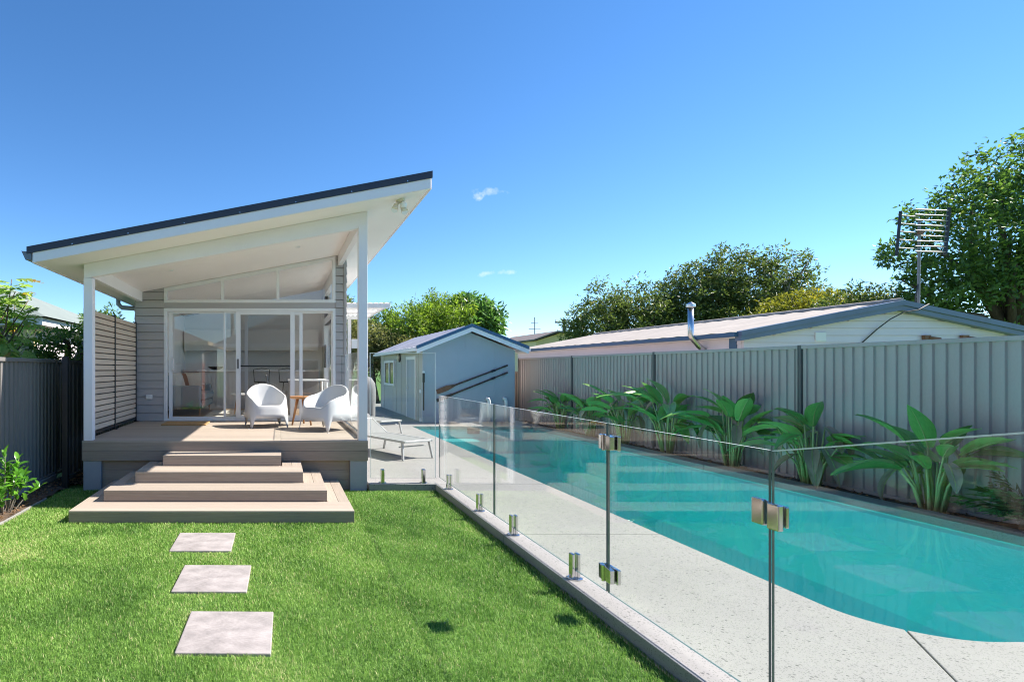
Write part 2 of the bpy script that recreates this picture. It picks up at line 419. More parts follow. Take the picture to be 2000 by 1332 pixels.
# ---------------------------------------------------------------- mesh helpers
class MB:
    """collects polygons of ONE part and links them as one mesh object"""
    def __init__(s): s.v = []; s.f = []; s.m = []
    def poly(s, pts, mi=0):
        i = len(s.v); s.v.extend(tuple(p) for p in pts); s.f.append(list(range(i, i + len(pts)))); s.m.append(mi)
    def faces(s, vs, fs, mi=0):
        i = len(s.v); s.v.extend(tuple(p) for p in vs)
        for f in fs: s.f.append([i + k for k in f]); s.m.append(mi)
        return s
    def box(s, x0, x1, y0, y1, z0, z1, mi=0):
        vs = [(x0,y0,z0),(x1,y0,z0),(x1,y1,z0),(x0,y1,z0),(x0,y0,z1),(x1,y0,z1),(x1,y1,z1),(x0,y1,z1)]
        return s.faces(vs, [(0,3,2,1),(4,5,6,7),(0,1,5,4),(1,2,6,5),(2,3,7,6),(3,0,4,7)], mi)
    def prism(s, poly, d, mi=0):
        """poly: 3D points (planar), extruded by vector d"""
        n = len(poly); d = Vector(d)
        vs = [tuple(p) for p in poly] + [tuple(Vector(p) + d) for p in poly]
        fs = [tuple(range(n - 1, -1, -1)), tuple(range(n, 2 * n))]
        fs += [(i, (i + 1) % n, n + (i + 1) % n, n + i) for i in range(n)]
        return s.faces(vs, fs, mi)
    def tube(s, pts, rads, n=8, mi=0, caps=True):
        pts = [Vector(p) for p in pts]
        if isinstance(rads, (int, float)): rads = [rads] * len(pts)
        vs = []; fs = []
        prev = None
        for i, p in enumerate(pts):
            d = (pts[min(i + 1, len(pts) - 1)] - pts[max(i - 1, 0)])
            d = d.normalized() if d.length > 1e-9 else Vector((0, 0, 1))
            if prev is None:
                a = d.orthogonal().normalized()
            else:
                a = (prev - d * prev.dot(d))
                a = a.normalized() if a.length > 1e-6 else d.orthogonal().normalized()
            prev = a
            b = d.cross(a)
            for k in range(n):
                t = 2 * math.pi * k / n
                vs.append(tuple(p + (a * math.cos(t) + b * math.sin(t)) * rads[i]))
        for i in range(len(pts) - 1):
            for k in range(n):
                fs.append((i * n + k, i * n + (k + 1) % n, (i + 1) * n + (k + 1) % n, (i + 1) * n + k))
        if caps:
            fs.append(tuple(range(n - 1, -1, -1))); fs.append(tuple((len(pts) - 1) * n + k for k in range(n)))
        return s.faces(vs, fs, mi)
    def lathe(s, prof, c=(0, 0, 0), n=24, mi=0):
        vs = []; fs = []
        for r, z in prof:
            for k in range(n):
                t = 2 * math.pi * k / n
                vs.append((c[0] + r * math.cos(t), c[1] + r * math.sin(t), c[2] + z))
        for i in range(len(prof) - 1):
            for k in range(n):
                fs.append((i * n + k, i * n + (k + 1) % n, (i + 1) * n + (k + 1) % n, (i + 1) * n + k))
        fs.append(tuple(range(n - 1, -1, -1))); fs.append(tuple((len(prof) - 1) * n + k for k in range(n)))
        return s.faces(vs, fs, mi)
    def mesh(s, name, mats, smooth=False):
        me = bpy.data.meshes.new(name)
        me.from_pydata(s.v, [], s.f)
        for m in (mats if isinstance(mats, (list, tuple)) else [mats]): me.materials.append(MATS[m])
        if any(s.m): me.polygons.foreach_set('material_index', s.m)
        if smooth: me.polygons.foreach_set('use_smooth', [True] * len(me.polygons))
        me.update()
        return me
    def build(s, name, mats, parent=None, bevel=0.0, smooth=False, seg=1):
        return put(name, s.mesh(name, mats, smooth), parent, bevel, seg)

def put(name, me, parent=None, bevel=0.0, seg=1, loc=None, rot=None, local=False):
    o = bpy.data.objects.new(name, me); col.objects.link(o)
    if parent is not None:
        o.parent = parent
        if not local: o.matrix_parent_inverse = base_matrix(parent).inverted()
    if loc is not None: o.location = loc
    if rot is not None: o.rotation_euler = rot
    if bevel:
        b = o.modifiers.new("bevel", 'BEVEL'); b.width = bevel; b.segments = seg
        b.limit_method = 'ANGLE'; b.angle_limit = R(40); b.harden_normals = False
    return o

def base_matrix(o):
    m = Matrix.LocRotScale(o.location, o.rotation_euler, o.scale)
    if o.parent is not None: m = base_matrix(o.parent) @ o.matrix_parent_inverse @ m
    return m

def tag(o, label=None, cat=None, group=None, kind=None):
    if label: o['label'] = label
    if cat: o['category'] = cat
    if group: o['group'] = group
    if kind: o['kind'] = kind
    return o

def thing(name, label, cat, loc=(0, 0, 0), rz=0.0, group=None):
    o = bpy.data.objects.new(name, None); col.objects.link(o)
    o.location = loc; o.rotation_euler = (0, 0, rz); o.empty_display_size = 0.2
    return tag(o, label, cat, group)

def struct(name, mb, mats, **kw):
    return tag(mb.build(name, mats, **kw), kind='structure')

def copy_tree(o, parent=None, loc=None, rz=None):
    c = o.copy(); col.objects.link(c); c.parent = parent
    if loc is not None: c.location = loc
    if rz is not None: c.rotation_euler = (0, 0, rz)
    for ch in [x for x in bpy.data.objects if x.parent == o and x != c]: copy_tree(ch, c)
    return c

def LRS(p, r, s):
    from mathutils import Euler
    return Matrix.LocRotScale(Vector(p), Euler(tuple(r)), Vector(tuple(s)))
# ================================================================ SETTING
Z_DECK = 0.664          # timber deck
Z_POOL = 0.09           # pool paving
g = MB(); g.poly([(-600, -300, -0.012), (2.075, -300, -0.012), (2.075, 7.5, -0.012), (1.2, 7.5, -0.012), (1.2, 900, -0.012), (-600, 900, -0.012)])
g.poly([(7.1, -300, -0.012), (900, -300, -0.012), (900, 900, -0.012), (7.1, 900, -0.012)])
g.poly([(1.2, 25, -0.012), (7.1, 25, -0.012), (7.1, 900, -0.012), (1.2, 900, -0.012)])
g.poly([(2.075, -300, -0.012), (7.1, -300, -0.012), (7.1, -1.0, -0.012), (2.075, -1.0, -0.012)])
struct('ground', g, 'turf_ground')

# ---- pool paving: slabs with saw-cut joints
deckroot = bpy.data.objects.new('pool_paving', None); col.objects.link(deckroot); tag(deckroot, kind='structure')
PX0, PX1, PY0, PY1, PR = 3.55, 6.82, 3.16, 15.10, 0.50
def arc(a0, a1, n=9, r=PR, c=(PX0 + PR, PY0 + PR)):
    return [(c[0] + r * math.cos(R(a0 + (a1 - a0) * i / (n - 1))), c[1] + r * math.sin(R(a0 + (a1 - a0) * i / (n - 1)))) for i in range(n)]
J = 0.004
slabs = [
    [(2.08, -1), (3.0 - J, -1), (3.0 - J, 2.2), (3.3 - J, 2.7)] + arc(225, 180)[0:] + [(PX0, 5.21), (2.08, 5.21)],
    [(3.0 + J, -1), (7.1, -1), (7.1, PY0), (PX0 + PR, PY0)] + arc(270, 226)[1:] + [(3.3 + J, 2.7), (3.0 + J, 2.2)],
    [(2.08, 5.21 + J * 2), (PX0, 5.21 + J * 2), (PX0, 7.485), (2.08, 7.485)],
    [(1.19, 7.485 + J * 2), (PX0, 7.485 + J * 2), (PX0, 11.3), (1.19, 11.3)],
    [(1.19, 11.3 + J * 2), (PX0, 11.3 + J * 2), (PX0, PY1 - J), (1.19, PY1 - J)],
    [(1.19, PY1 + J), (4.05, PY1 + J), (4.05, 25), (1.19, 25)],
    [(4.05 + J * 2, PY1 + J), (7.1, PY1 + J), (7.1, 25), (4.05 + J * 2, 25)],
    [(PX1, PY0 + J * 2), (7.1, PY0 + J * 2), (7.1, 9.0), (PX1, 9.0)],
    [(PX1, 9.0 + J * 2), (7.1, 9.0 + J * 2), (7.1, PY1 - J), (PX1, PY1 - J)],
]
for s in slabs:
    m = MB(); m.prism([(x, y, Z_POOL - 0.085) for x, y in s], (0, 0, 0.085))
    m.build('slab', 'pool_concrete', deckroot, bevel=0.006, seg=2)
# kerb faces under the slab edge, set back a centimetre below a thin lip
m = MB(); m.box(2.088, 2.20, -1.0, 7.485, -0.1, Z_POOL - 0.0855); m.build('kerb_base', 'kerb_face', deckroot)
m = MB(); m.box(1.2, 2.10, 7.497, 7.7, -0.1, Z_POOL - 0.0855); m.build('kerb_base', 'kerb_face', deckroot)
# garden soil by the fence on the pool side
m = MB()
rng = np.random.default_rng(3)
nx, ny = 5, 120
vs = [(7.104 + 0.40 * i / (nx - 1), 0.5 + 17 * j / (ny - 1), 0.045 + 0.03 * rng.random()) for j in range(ny) for i in range(nx)]
m.faces(vs, [(j * nx + i, j * nx + i + 1, (j + 1) * nx + i + 1, (j + 1) * nx + i) for j in range(ny - 1) for i in range(nx - 1)])
struct('garden_soil', m, 'soil')

# ---- pool
pool = thing('swimming_pool', 'long aqua swimming pool beside the speckled paving and planted fence', 'pool', ((PX0 + PX1) / 2, 9, 0))
def outline(ins, z, rr=PR):
    c0 = (PX0 + PR, PY0 + PR); c1 = (PX1 - PR, PY0 + PR)
    r = max(rr - ins, 0.05)
    pts = [(c0[0] + r * math.cos(R(180 + 90 * i / 8)) , c0[1] + r * math.sin(R(180 + 90 * i / 8))) for i in range(9)]
    pts += [(PX1 - ins, PY0 + ins)]
    pts += [(PX1 - ins, PY1 - ins), (PX0 + ins, PY1 - ins)]
    return [(x, y, z) for x, y in pts]
m = MB()
rings = [outline(-0.03, 0.003), outline(-0.03, -0.015), outline(0.0, -0.045), outline(0.03, -0.5), outline(0.08, -1.05), outline(0.25, -1.22)]
n = len(rings[0]); vs = [p for r in rings for p in r]; fs = []
for i in range(len(rings) - 1):
    for k in range(n): fs.append((i * n + k, (i + 1) * n + k, (i + 1) * n + (k + 1) % n, i * n + (k + 1) % n))
m.faces(vs, fs); m.poly(rings[-1][::1])
m.build('shell', 'pool_shell', pool)
for i, (y, z) in enumerate([(14.5, -0.24), (14.05, -0.50), (13.6, -0.76)]):
    m = MB(); m.box(PX0 + 0.01, PX1 - 0.01, y, PY1 - 0.005 - 0.002 * i, -1.3, z); m.build('pool_step', 'pool_shell', pool, bevel=0.02, seg=2)
m = MB(); m.box(5.05, 5.38, PY1 - 0.02, PY1 + 0.004, -0.12, 0.03); m.build('skimmer_mouth', 'dark_void', pool)
m = MB(); pts = [(x, y) for x, y, _ in outline(-0.004, 0, PR + 0.004)]
m.prism([(x, y, -1.4) for x, y in pts], (0, 0, 1.42))
w = m.build('pool_water', 'pool_water'); tag(w, kind='structure')

# ---- stepping stones
STONES = [(-0.722, 5.27, 'pale square stepping stone nearest the deck stairs'),
          (-0.522, 4.355, 'pale square stepping stone between the other two on the lawn'),
          (-0.328, 3.47, 'pale square stepping stone farthest from the deck stairs')]
for i, (x, y, lab) in enumerate(STONES):
    m = MB(); m.box(-0.277, 0.277, -0.277, 0.277, -0.03, 0.020)
    me = m.mesh('stepping_stone', 'paver')
    o = put('stepping_stone', me, None, 0.006, 2, loc=(x, y, -0.012), rot=(0, 0, R([0.3, -0.6, -0.8][i])))
    tag(o, lab, 'paver', 'stepping stones across the lawn')

# ---- left garden bed, edging and fence plinth
m = MB(); nx, ny = 6, 60
vs = [(-3.36 + 0.42 * i / (nx - 1), 1.0 + 6.9 * j / (ny - 1), 0.004 + 0.03 * rng.random()) for j in range(ny) for i in range(nx)]
m.faces(vs, [(j * nx + i, j * nx + i + 1, (j + 1) * nx + i + 1, (j + 1) * nx + i) for j in range(ny - 1) for i in range(nx - 1)])
struct('garden_bed', m, 'mulch')
m = MB()
vs = [(-3.30 + 0.60 * i / 5, 7.9 + 2.8 * j / 19, 0.002 + 0.02 * rng.random()) for j in range(20) for i in range(6)]
m.faces(vs, [(j * 6 + i, j * 6 + i + 1, (j + 1) * 6 + i + 1, (j + 1) * 6 + i) for j in range(19) for i in range(5)])
struct('side_path', m, 'soil')
m = MB(); m.box(-2.955, -2.93, 2.0, 7.0, -0.03, 0.022); tag(m.build('garden_edging', 'concrete', bevel=0.004), 'thin grey concrete edging between lawn and garden bed', 'edging')

# ================================================================ TIMBER DECK
deck = thing('timber_deck', 'brown composite deck raised in front of the grey cabin', 'deck', (-0.75, 9.0, 0))
DX0, DX1, DY0, DY1 = -2.68, 1.18, 7.525, 10.40
nb = 21; pitch = (DY1 - DY0) / nb
for i in range(nb):
    y0 = DY0 + i * pitch; y1 = y0 + pitch - 0.006
    for (x0, x1) in ((DX0, 0.0025), (0.0045, DX1)):
        m = MB(); m.box(x0, x1, y0, y1, Z_DECK - 0.023, Z_DECK); m.build('deck_board', 'deck_board', deck, bevel=0.002)
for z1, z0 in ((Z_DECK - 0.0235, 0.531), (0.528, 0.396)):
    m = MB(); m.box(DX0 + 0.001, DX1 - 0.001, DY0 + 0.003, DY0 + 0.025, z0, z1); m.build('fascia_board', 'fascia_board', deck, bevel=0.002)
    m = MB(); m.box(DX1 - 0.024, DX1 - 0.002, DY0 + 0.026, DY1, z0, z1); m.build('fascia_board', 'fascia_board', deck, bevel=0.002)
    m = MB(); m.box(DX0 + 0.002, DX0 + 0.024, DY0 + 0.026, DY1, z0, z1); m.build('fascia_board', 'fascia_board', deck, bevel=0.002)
for k in range(3):
    z1 = 0.394 - k * 0.134
    m = MB(); m.box(-2.428, 0.938, 7.60, 7.622, z1 - 0.131, z1); m.build('skirt_board', 'fascia_board', deck, bevel=0.002)
for x0, x1 in ((-2.668, -2.43), (0.94, 1.17)):
    m = MB(); m.box(x0, x1, 7.545, 7.78, -0.05, 0.395); m.build('pier', 'pier_render', deck, bevel=0.004)

# ---- stairs: four boxed steps, every tread board its own piece
stairs = thing('deck_stairs', 'four wide boxed timber steps leading up to the deck', 'stairs', (-0.75, 6.5, 0))
STEPS = [(-2.251, 0.784, 5.922, 0.0, 0.128), (-2.006, 0.529, 6.33, 0.128, 0.258), (-1.756, 0.272, 6.738, 0.258, 0.391), (-1.509, 0.007, 7.155, 0.391, 0.525)]
for i, (x0, x1, y0, z0, z1) in enumerate(STEPS):
    yb = 7.52 if i < 3 else 7.522
    if i == 0: yb = 7.59
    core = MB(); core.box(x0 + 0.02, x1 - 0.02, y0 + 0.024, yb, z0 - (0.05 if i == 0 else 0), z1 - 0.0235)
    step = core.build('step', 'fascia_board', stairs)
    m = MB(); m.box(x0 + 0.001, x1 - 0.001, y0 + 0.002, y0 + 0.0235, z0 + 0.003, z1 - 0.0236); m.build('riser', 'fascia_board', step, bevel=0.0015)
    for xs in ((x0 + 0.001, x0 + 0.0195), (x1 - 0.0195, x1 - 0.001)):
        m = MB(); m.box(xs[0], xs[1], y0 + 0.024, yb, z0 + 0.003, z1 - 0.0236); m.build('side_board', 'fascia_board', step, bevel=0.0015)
    for k in range(3):
        a = y0 + k * 0.137; b = min(a + 0.134, yb)
        if a > yb - 0.02: continue
        m = MB(); m.box(x0, x1, a, b, z1 - 0.0232, z1); m.build('tread_board', 'deck_board', step, bevel=0.002)
    if yb - y0 > 0.45:
        for s in (0, 1):
            for k in range(2):
                xa = (x0 + k * 0.126) if s == 0 else (x1 - (k + 1) * 0.126)
                m = MB(); m.box(xa, xa + 0.1235, y0 + 0.412, yb, z1 - 0.0232, z1); m.build('tread_board', 'deck_board_side', step, bevel=0.002)

# ================================================================ CABIN
SLOPE = 0.18664
def soff(x): return 3.768 + SLOPE * (x - 1.164)
YW = 10.43
cabin = thing('cabin', 'grey weatherboard garden cabin with a steep white skillion veranda roof', 'house', (-0.75, 12.5, 0))
HX0, HX1, HY1 = -2.70, 1.215, 15.2

# roof with its parts
RX0, RX1, RY0, RY1 = -3.109, 1.886, 7.0, 15.75
roof = MB(); roof.prism([(RX0, RY0 + 0.03, soff(RX0) + 0.012), (RX1, RY0 + 0.03, soff(RX1) + 0.012), (RX1, RY0 + 0.03, soff(RX1) + 0.15), (RX0, RY0 + 0.03, soff(RX0) + 0.15)], (0, RY1 - RY0 - 0.03, 0))
roof_o = roof.build('roof', 'soffit_white', cabin)
# soffit lining sheets with cover joints
ys = [RY0 + 0.031, 8.9, 10.2, 11.4, 12.6, 13.8, RY1]
for a, b in zip(ys[:-1], ys[1:]):
    m = MB(); m.prism([(RX0 + 0.03, a, soff(RX0 + 0.03)), (RX1 - 0.03, a, soff(RX1 - 0.03)), (RX1 - 0.03, a, soff(RX1 - 0.03) + 0.011), (RX0 + 0.03, a, soff(RX0 + 0.03) + 0.011)], (0, b - a - 0.0025, 0))
    m.build('soffit_sheet', 'soffit_white', roof_o)
m = MB(); m.prism([(RX0 - 0.002, RY0 + 0.029, soff(RX0) - 0.006), (RX1 + 0.002, RY0 + 0.029, soff(RX1) - 0.006), (RX1 + 0.002, RY0 + 0.029, soff(RX1) + 0.124), (RX0 - 0.002, RY0 + 0.029, soff(RX0) + 0.124)], (0, -0.027, 0))
m.build('barge_board', 'white_paint', roof_o, bevel=0.003)
m = MB()   # folded metal barge capping over the board, and the side eaves
c0, c1 = RX0 - 0.075, RX1 + 0.02
m.prism([(c0, RY0 - 0.012, soff(c0) + 0.118), (c1, RY0 - 0.012, soff(c1) + 0.118), (c1, RY0 - 0.012, soff(c1) + 0.208), (c0, RY0 - 0.012, soff(c0) + 0.208)], (0, 0.012, 0))
m.prism([(c0, RY0 - 0.002, soff(c0) + 0.201), (c1, RY0 - 0.002, soff(c1) + 0.201), (c1, RY0 - 0.002, soff(c1) + 0.209), (c0, RY0 - 0.002, soff(c0) + 0.209)], (0, 0.16, 0))
m.build('barge_capping', 'slate_metal', roof_o, bevel=0.002)
m = MB()
for k in range(7):
    x = RX0 + 0.5 + k * 0.7; m.tube([(x, RY0 - 0.0125, soff(x) + 0.135), (x, RY0 - 0.016, soff(x) + 0.135)], 0.007, 8)
tag(m.build('capping_screws', 'brushed_steel', roof_o), kind='stuff')
m = MB()   # ribbed roof sheeting
N = 60
top = []; 
for k in range(N + 1):
    y = RY0 + 0.06 + (RY1 - RY0 - 0.06) * k / N
    top.append((y, 0.155 + (0.03 if k % 3 == 0 else 0.0)))
for (a, za), (b, zb) in zip(top[:-1], top[1:]):
    m.poly([(RX0 - 0.05, a, soff(RX0 - 0.05) + za), (RX1 + 0.02, a, soff(RX1 + 0.02) + za), (RX1 + 0.02, b, soff(RX1 + 0.02) + zb), (RX0 - 0.05, b, soff(RX0 - 0.05) + zb)])
m.build('roof_sheet', 'slate_metal', roof_o)
m = MB(); m.prism([(RX1 + 0.001, RY0 + 0.03, soff(RX1) - 0.004), (RX1 + 0.019, RY0 + 0.03, soff(RX1) - 0.004), (RX1 + 0.019, RY0 + 0.03, soff(RX1) + 0.15), (RX1 + 0.001, RY0 + 0.03, soff(RX1) + 0.15)], (0, RY1 - RY0 - 0.03, 0))
m.build('eave_fascia', 'white_paint', roof_o)
m = MB(); m.box(RX0 - 0.020, RX0 - 0.002, RY0 + 0.03, RY1, soff(RX0) - 0.006, soff(RX0) + 0.12); m.build('eave_fascia', 'white_paint', roof_o)
m = MB()   # gutter: open profile
gz = soff(RX0) + 0.03; gx = RX0 - 0.021
prof = [(gx, gz + 0.10), (gx, gz), (gx - 0.07, gz), (gx - 0.105, gz + 0.085), (gx - 0.120, gz + 0.11), (gx - 0.114, gz + 0.112), (gx - 0.099, gz + 0.083), (gx - 0.066, gz + 0.006), (gx - 0.006, gz + 0.006), (gx - 0.006, gz + 0.10)]
m.prism([(x, RY0 - 0.005, z) for x, z in prof], (0, RY1 - RY0, 0))
m.poly([(gx, RY0 - 0.004, gz), (gx - 0.07, RY0 - 0.004, gz), (gx - 0.12, RY0 - 0.004, gz + 0.11), (gx, RY0 - 0.004, gz + 0.10)])
m.build('gutter', 'gutter_blue_grey', roof_o)
m = MB(); m.tube([(-3.17, 10.9, gz), (-3.17, 10.9, gz - 0.10), (-3.1, 10.9, gz - 0.17), (-2.80, 10.9, gz - 0.19), (-2.76, 10.9, gz - 0.26), (-2.76, 10.9, 0.1)], 0.045, 10)
m.build('downpipe', 'trim_grey', cabin, smooth=True)

# posts and beams
for x0 in (-2.665, 1.055):
    m = MB(); m.box(x0, x0 + 0.12, 7.545, 7.665, Z_DECK + 0.001, soff(x0) - 0.19 if x0 < 0 else soff(x0 + 0.06) - 0.19)
    m.build('post', 'white_paint', cabin, bevel=0.004, seg=2)
m = MB()
bx0, bx1 = -2.667, 1.178
m.prism([(bx0, 7.56, soff(bx0) - 0.195), (bx1, 7.56, soff(bx1) - 0.215), (bx1, 7.56, soff(bx1) - 0.002), (bx0, 7.56, soff(bx0) - 0.002)], (0, 0.09, 0))
m.build('beam', 'white_paint', cabin, bevel=0.004)
m = MB(); m.prism([(-2.662, 7.668, 2.885), (-2.572, 7.668, 2.885), (-2.572, 7.668, soff(-2.572) - 0.002), (-2.662, 7.668, soff(-2.662) - 0.002)], (0, YW - 7.668 - 0.035, 0)); m.build('beam', 'white_paint', cabin, bevel=0.003)
m = MB(); m.prism([(1.07, 7.668, 3.565), (1.16, 7.668, 3.565), (1.16, 7.668, soff(1.16) - 0.002), (1.07, 7.668, soff(1.07) - 0.002)], (0, YW - 7.668 - 0.035, 0)); m.build('beam', 'white_paint', cabin, bevel=0.003)

# walls: a structural wall behind, weatherboards in front
DO = (-2.176, 1.024, Z_DECK, 2.763)     # sliding door opening
HW0 = 2.864
fw = MB()
fw.prism([(HX0, YW, 0), (DO[0], YW, 0), (DO[0], YW, soff(DO[0])), (HX0, YW, soff(HX0))], (0, 0.1, 0))
fw.prism([(DO[1], YW, 0), (HX1, YW, 0), (HX1, YW, soff(HX1)), (DO[1], YW, soff(DO[1]))], (0, 0.1, 0))
fw.box(DO[0], DO[1], YW, YW + 0.1, DO[3], HW0)
fw.box(DO[0], DO[1], YW, YW + 0.1, 0, Z_DECK - 0.03)
front = fw.build('front_wall', 'trim_grey', cabin)
def wb(x0, x1, z, y=YW, p=0.15):
    m = MB(); zt = z + p + 0.012
    zt = z + p - 0.009; m.prism([(x0, y - 0.034, z), (x0, y - 0.002, z), (x0, y - 0.002, zt), (x0, y - 0.020, zt)], (x1 - x0, 0, 0))
    return m
k = 0; z = Z_DECK + 0.01
while z < soff(HX1) - 0.03:
    if z < soff(DO[0]) - 0.01: wb(HX0 + 0.0, DO[0] - 0.002, z).build('weatherboard', 'board_grey', front)
    wb(DO[1] + 0.002, HX1 - 0.045, z).build('weatherboard', 'board_grey', front)
    z += 0.15
m = MB(); m.box(HX1 - 0.043, HX1 + 0.004, YW - 0.042, YW - 0.001, 0.3, soff(HX1)); m.build('corner_trim', 'trim_grey', front, bevel=0.003)
m = MB(); m.box(DO[0], DO[1], YW - 0.022, YW - 0.002, DO[3] + 0.002, HW0 - 0.002); m.build('head_board', 'board_grey', front, bevel=0.002)
m = MB(); m.box(HX0, HX1, YW - 0.03, YW - 0.003, 0.45, Z_DECK + 0.008); m.build('base_flashing', 'trim_grey', front)

lw_ = MB(); lw_.prism([(HX0, YW + 0.101, 0), (HX0 + 0.1, YW + 0.101, 0), (HX0 + 0.1, YW + 0.101, soff(HX0 + 0.1)), (HX0, YW + 0.101, soff(HX0))], (0, HY1 - YW - 0.2, 0))
lwo = lw_.build('left_wall', 'trim_grey', cabin)
def side_board(x, y0, y1, z, sgn, p=0.15):
    m = MB(); zt = z + p + 0.012
    m.prism([(x + sgn * 0.030, y0, z), (x + sgn * 0.004, y0, z), (x + sgn * 0.004, y0, zt), (x + sgn * 0.012, y0, zt)], (0, y1 - y0, 0))
    return m
z = 0.3
while z < soff(HX0) - 0.16:
    side_board(HX0, YW - 0.02, HY1, z, -1).build('weatherboard', 'board_grey', lwo); z += 0.15
# right wall with a glazed opening and a high window
RO = (10.85, 14.2, Z_DECK, 2.74)
rw = MB()
a = HX1 - 0.1
for (y0, y1, z0, z1) in ((YW + 0.101, RO[0], 0, soff(a)), (RO[1], HY1, 0, soff(a)), (RO[0], RO[1], RO[3], 2.90), (RO[0], RO[1], 3.5, soff(a)), (RO[0], RO[1], 0, RO[2])):
    rw.box(a, HX1, y0, y1, z0, z1)
rwo = rw.build('right_wall', 'trim_grey', cabin)
z = 0.25
while z < soff(HX1) - 0.12:
    segs = [(YW + 0.0, HY1)] if not (RO[2] - 0.1 < z < RO[3] or 2.78 < z < 3.5) else [(YW + 0.0, RO[0] - 0.07), (RO[1] + 0.07, HY1)]
    for (y0, y1) in segs: side_board(HX1, y0, y1, z, 1).build('weatherboard', 'board_grey', rwo)
    z += 0.15
sd = MB(); fr = 0.06
sd.box(a - 0.01, HX1 + 0.035, RO[0] - 0.06, RO[0] + 0.01, RO[2], RO[3] + 0.06); sd.box(a - 0.01, HX1 + 0.035, RO[1] - 0.01, RO[1] + 0.06, RO[2], RO[3] + 0.06)
sd.box(a - 0.01, HX1 + 0.035, RO[0] + 0.01, RO[1] - 0.01, RO[3], RO[3] + 0.06); sd.box(a - 0.01, HX1 + 0.035, RO[0] + 0.01, RO[1] - 0.01, RO[2], RO[2] + 0.05)
sd.box(a + 0.02, HX1 + 0.0, 12.17, 12.24, RO[2] + 0.05, RO[3])
sd.box(a - 0.008, HX1 + 0.033, RO[0] - 0.06, RO[1] + 0.06, 2.86, 2.905); sd.box(a - 0.008, HX1 + 0.033, RO[0] - 0.06, RO[1] + 0.06, 3.49, 3.535)
for yy in (RO[0] - 0.06, 12.18, RO[1] + 0.0): sd.box(a - 0.006, HX1 + 0.03, yy, yy + 0.06, 2.905, 3.49)
sdo = sd.build('side_window', 'window_white', cabin, bevel=0.003)
m = MB(); m.box(a + 0.045, a + 0.051, RO[0] + 0.01, RO[1] - 0.01, RO[2] + 0.05, RO[3]); m.box(a + 0.045, a + 0.051, RO[0] + 0.01, RO[1] - 0.01, 2.905, 3.49); m.build('pane', 'door_glass', sdo)
bw = MB(); bw.prism([(HX0, HY1 - 0.098, 0), (HX1, HY1 - 0.098, 0), (HX1, HY1 - 0.098, soff(HX1)), (HX0, HY1 - 0.098, soff(HX0))], (0, 0.098, 0)); bw.build('back_wall', 'trim_grey', cabin)

# room inside
inn = MB()
inn.poly([(HX0 + 0.104, YW + 0.1, Z_DECK), (HX0 + 0.104, HY1 - 0.1, Z_DECK), (HX0 + 0.104, HY1 - 0.1, soff(HX0)), (HX0 + 0.104, YW + 0.1, soff(HX0))])
inn.poly([(HX0 + 0.1, HY1 - 0.102, Z_DECK), (HX1 - 0.1, HY1 - 0.102, Z_DECK), (HX1 - 0.1, HY1 - 0.102, soff(HX1)), (HX0 + 0.1, HY1 - 0.102, soff(HX0))])
for (y0, y1, z0, z1) in ((YW + 0.101, RO[0] - 0.06, Z_DECK, soff(a)), (RO[1] + 0.06, HY1 - 0.1, Z_DECK, soff(a)), (RO[0] - 0.06, RO[1] + 0.06, RO[3] + 0.06, 2.90), (RO[0] - 0.06, RO[1] + 0.06, 3.5, soff(a))):
    inn.poly([(a - 0.004, y0, z0), (a - 0.004, y1, z0), (a - 0.004, y1, z1), (a - 0.004, y0, z1)])
inn.build('plaster_lining', 'room_white', cabin)
m = MB(); m.box(HX0 + 0.1, a, YW - 0.0, HY1 - 0.1, Z_DECK - 0.05, Z_DECK + 0.006); m.build('room_floor', 'oak_floor', cabin)

# sliding door: white frame, five leaves, fly screen, handles
sl = MB()
y0, y1 = YW - 0.036, YW + 0.07
sl.box(DO[0], DO[0] + 0.055, y0, y1, DO[2] + 0.001, DO[3]); sl.box(DO[1] - 0.055, DO[1], y0, y1, DO[2] + 0.001, DO[3])
sl.box(DO[0] + 0.055, DO[1] - 0.055, y0, y1, DO[3] - 0.055, DO[3]); sl.box(DO[0] + 0.055, DO[1] - 0.055, y0, y1, DO[2] + 0.001, DO[2] + 0.032)
sl.box(DO[0] + 0.055, DO[1] - 0.055, y0 + 0.02, y1 - 0.02, DO[2] + 0.032, DO[2] + 0.045)
door = sl.build('sliding_door', 'window_white', cabin, bevel=0.003)
def xw(p): return (p - VX) / FPX * YW
leaves = [(329.5, 441.0, 0.045, 'l'), (436.5, 470.5, 0.02, 'b'), (461.0, 575.5, -0.012, 's'), (478, 591, 0.02, 'c'), (584.5, 650, 0.045, 'r')]
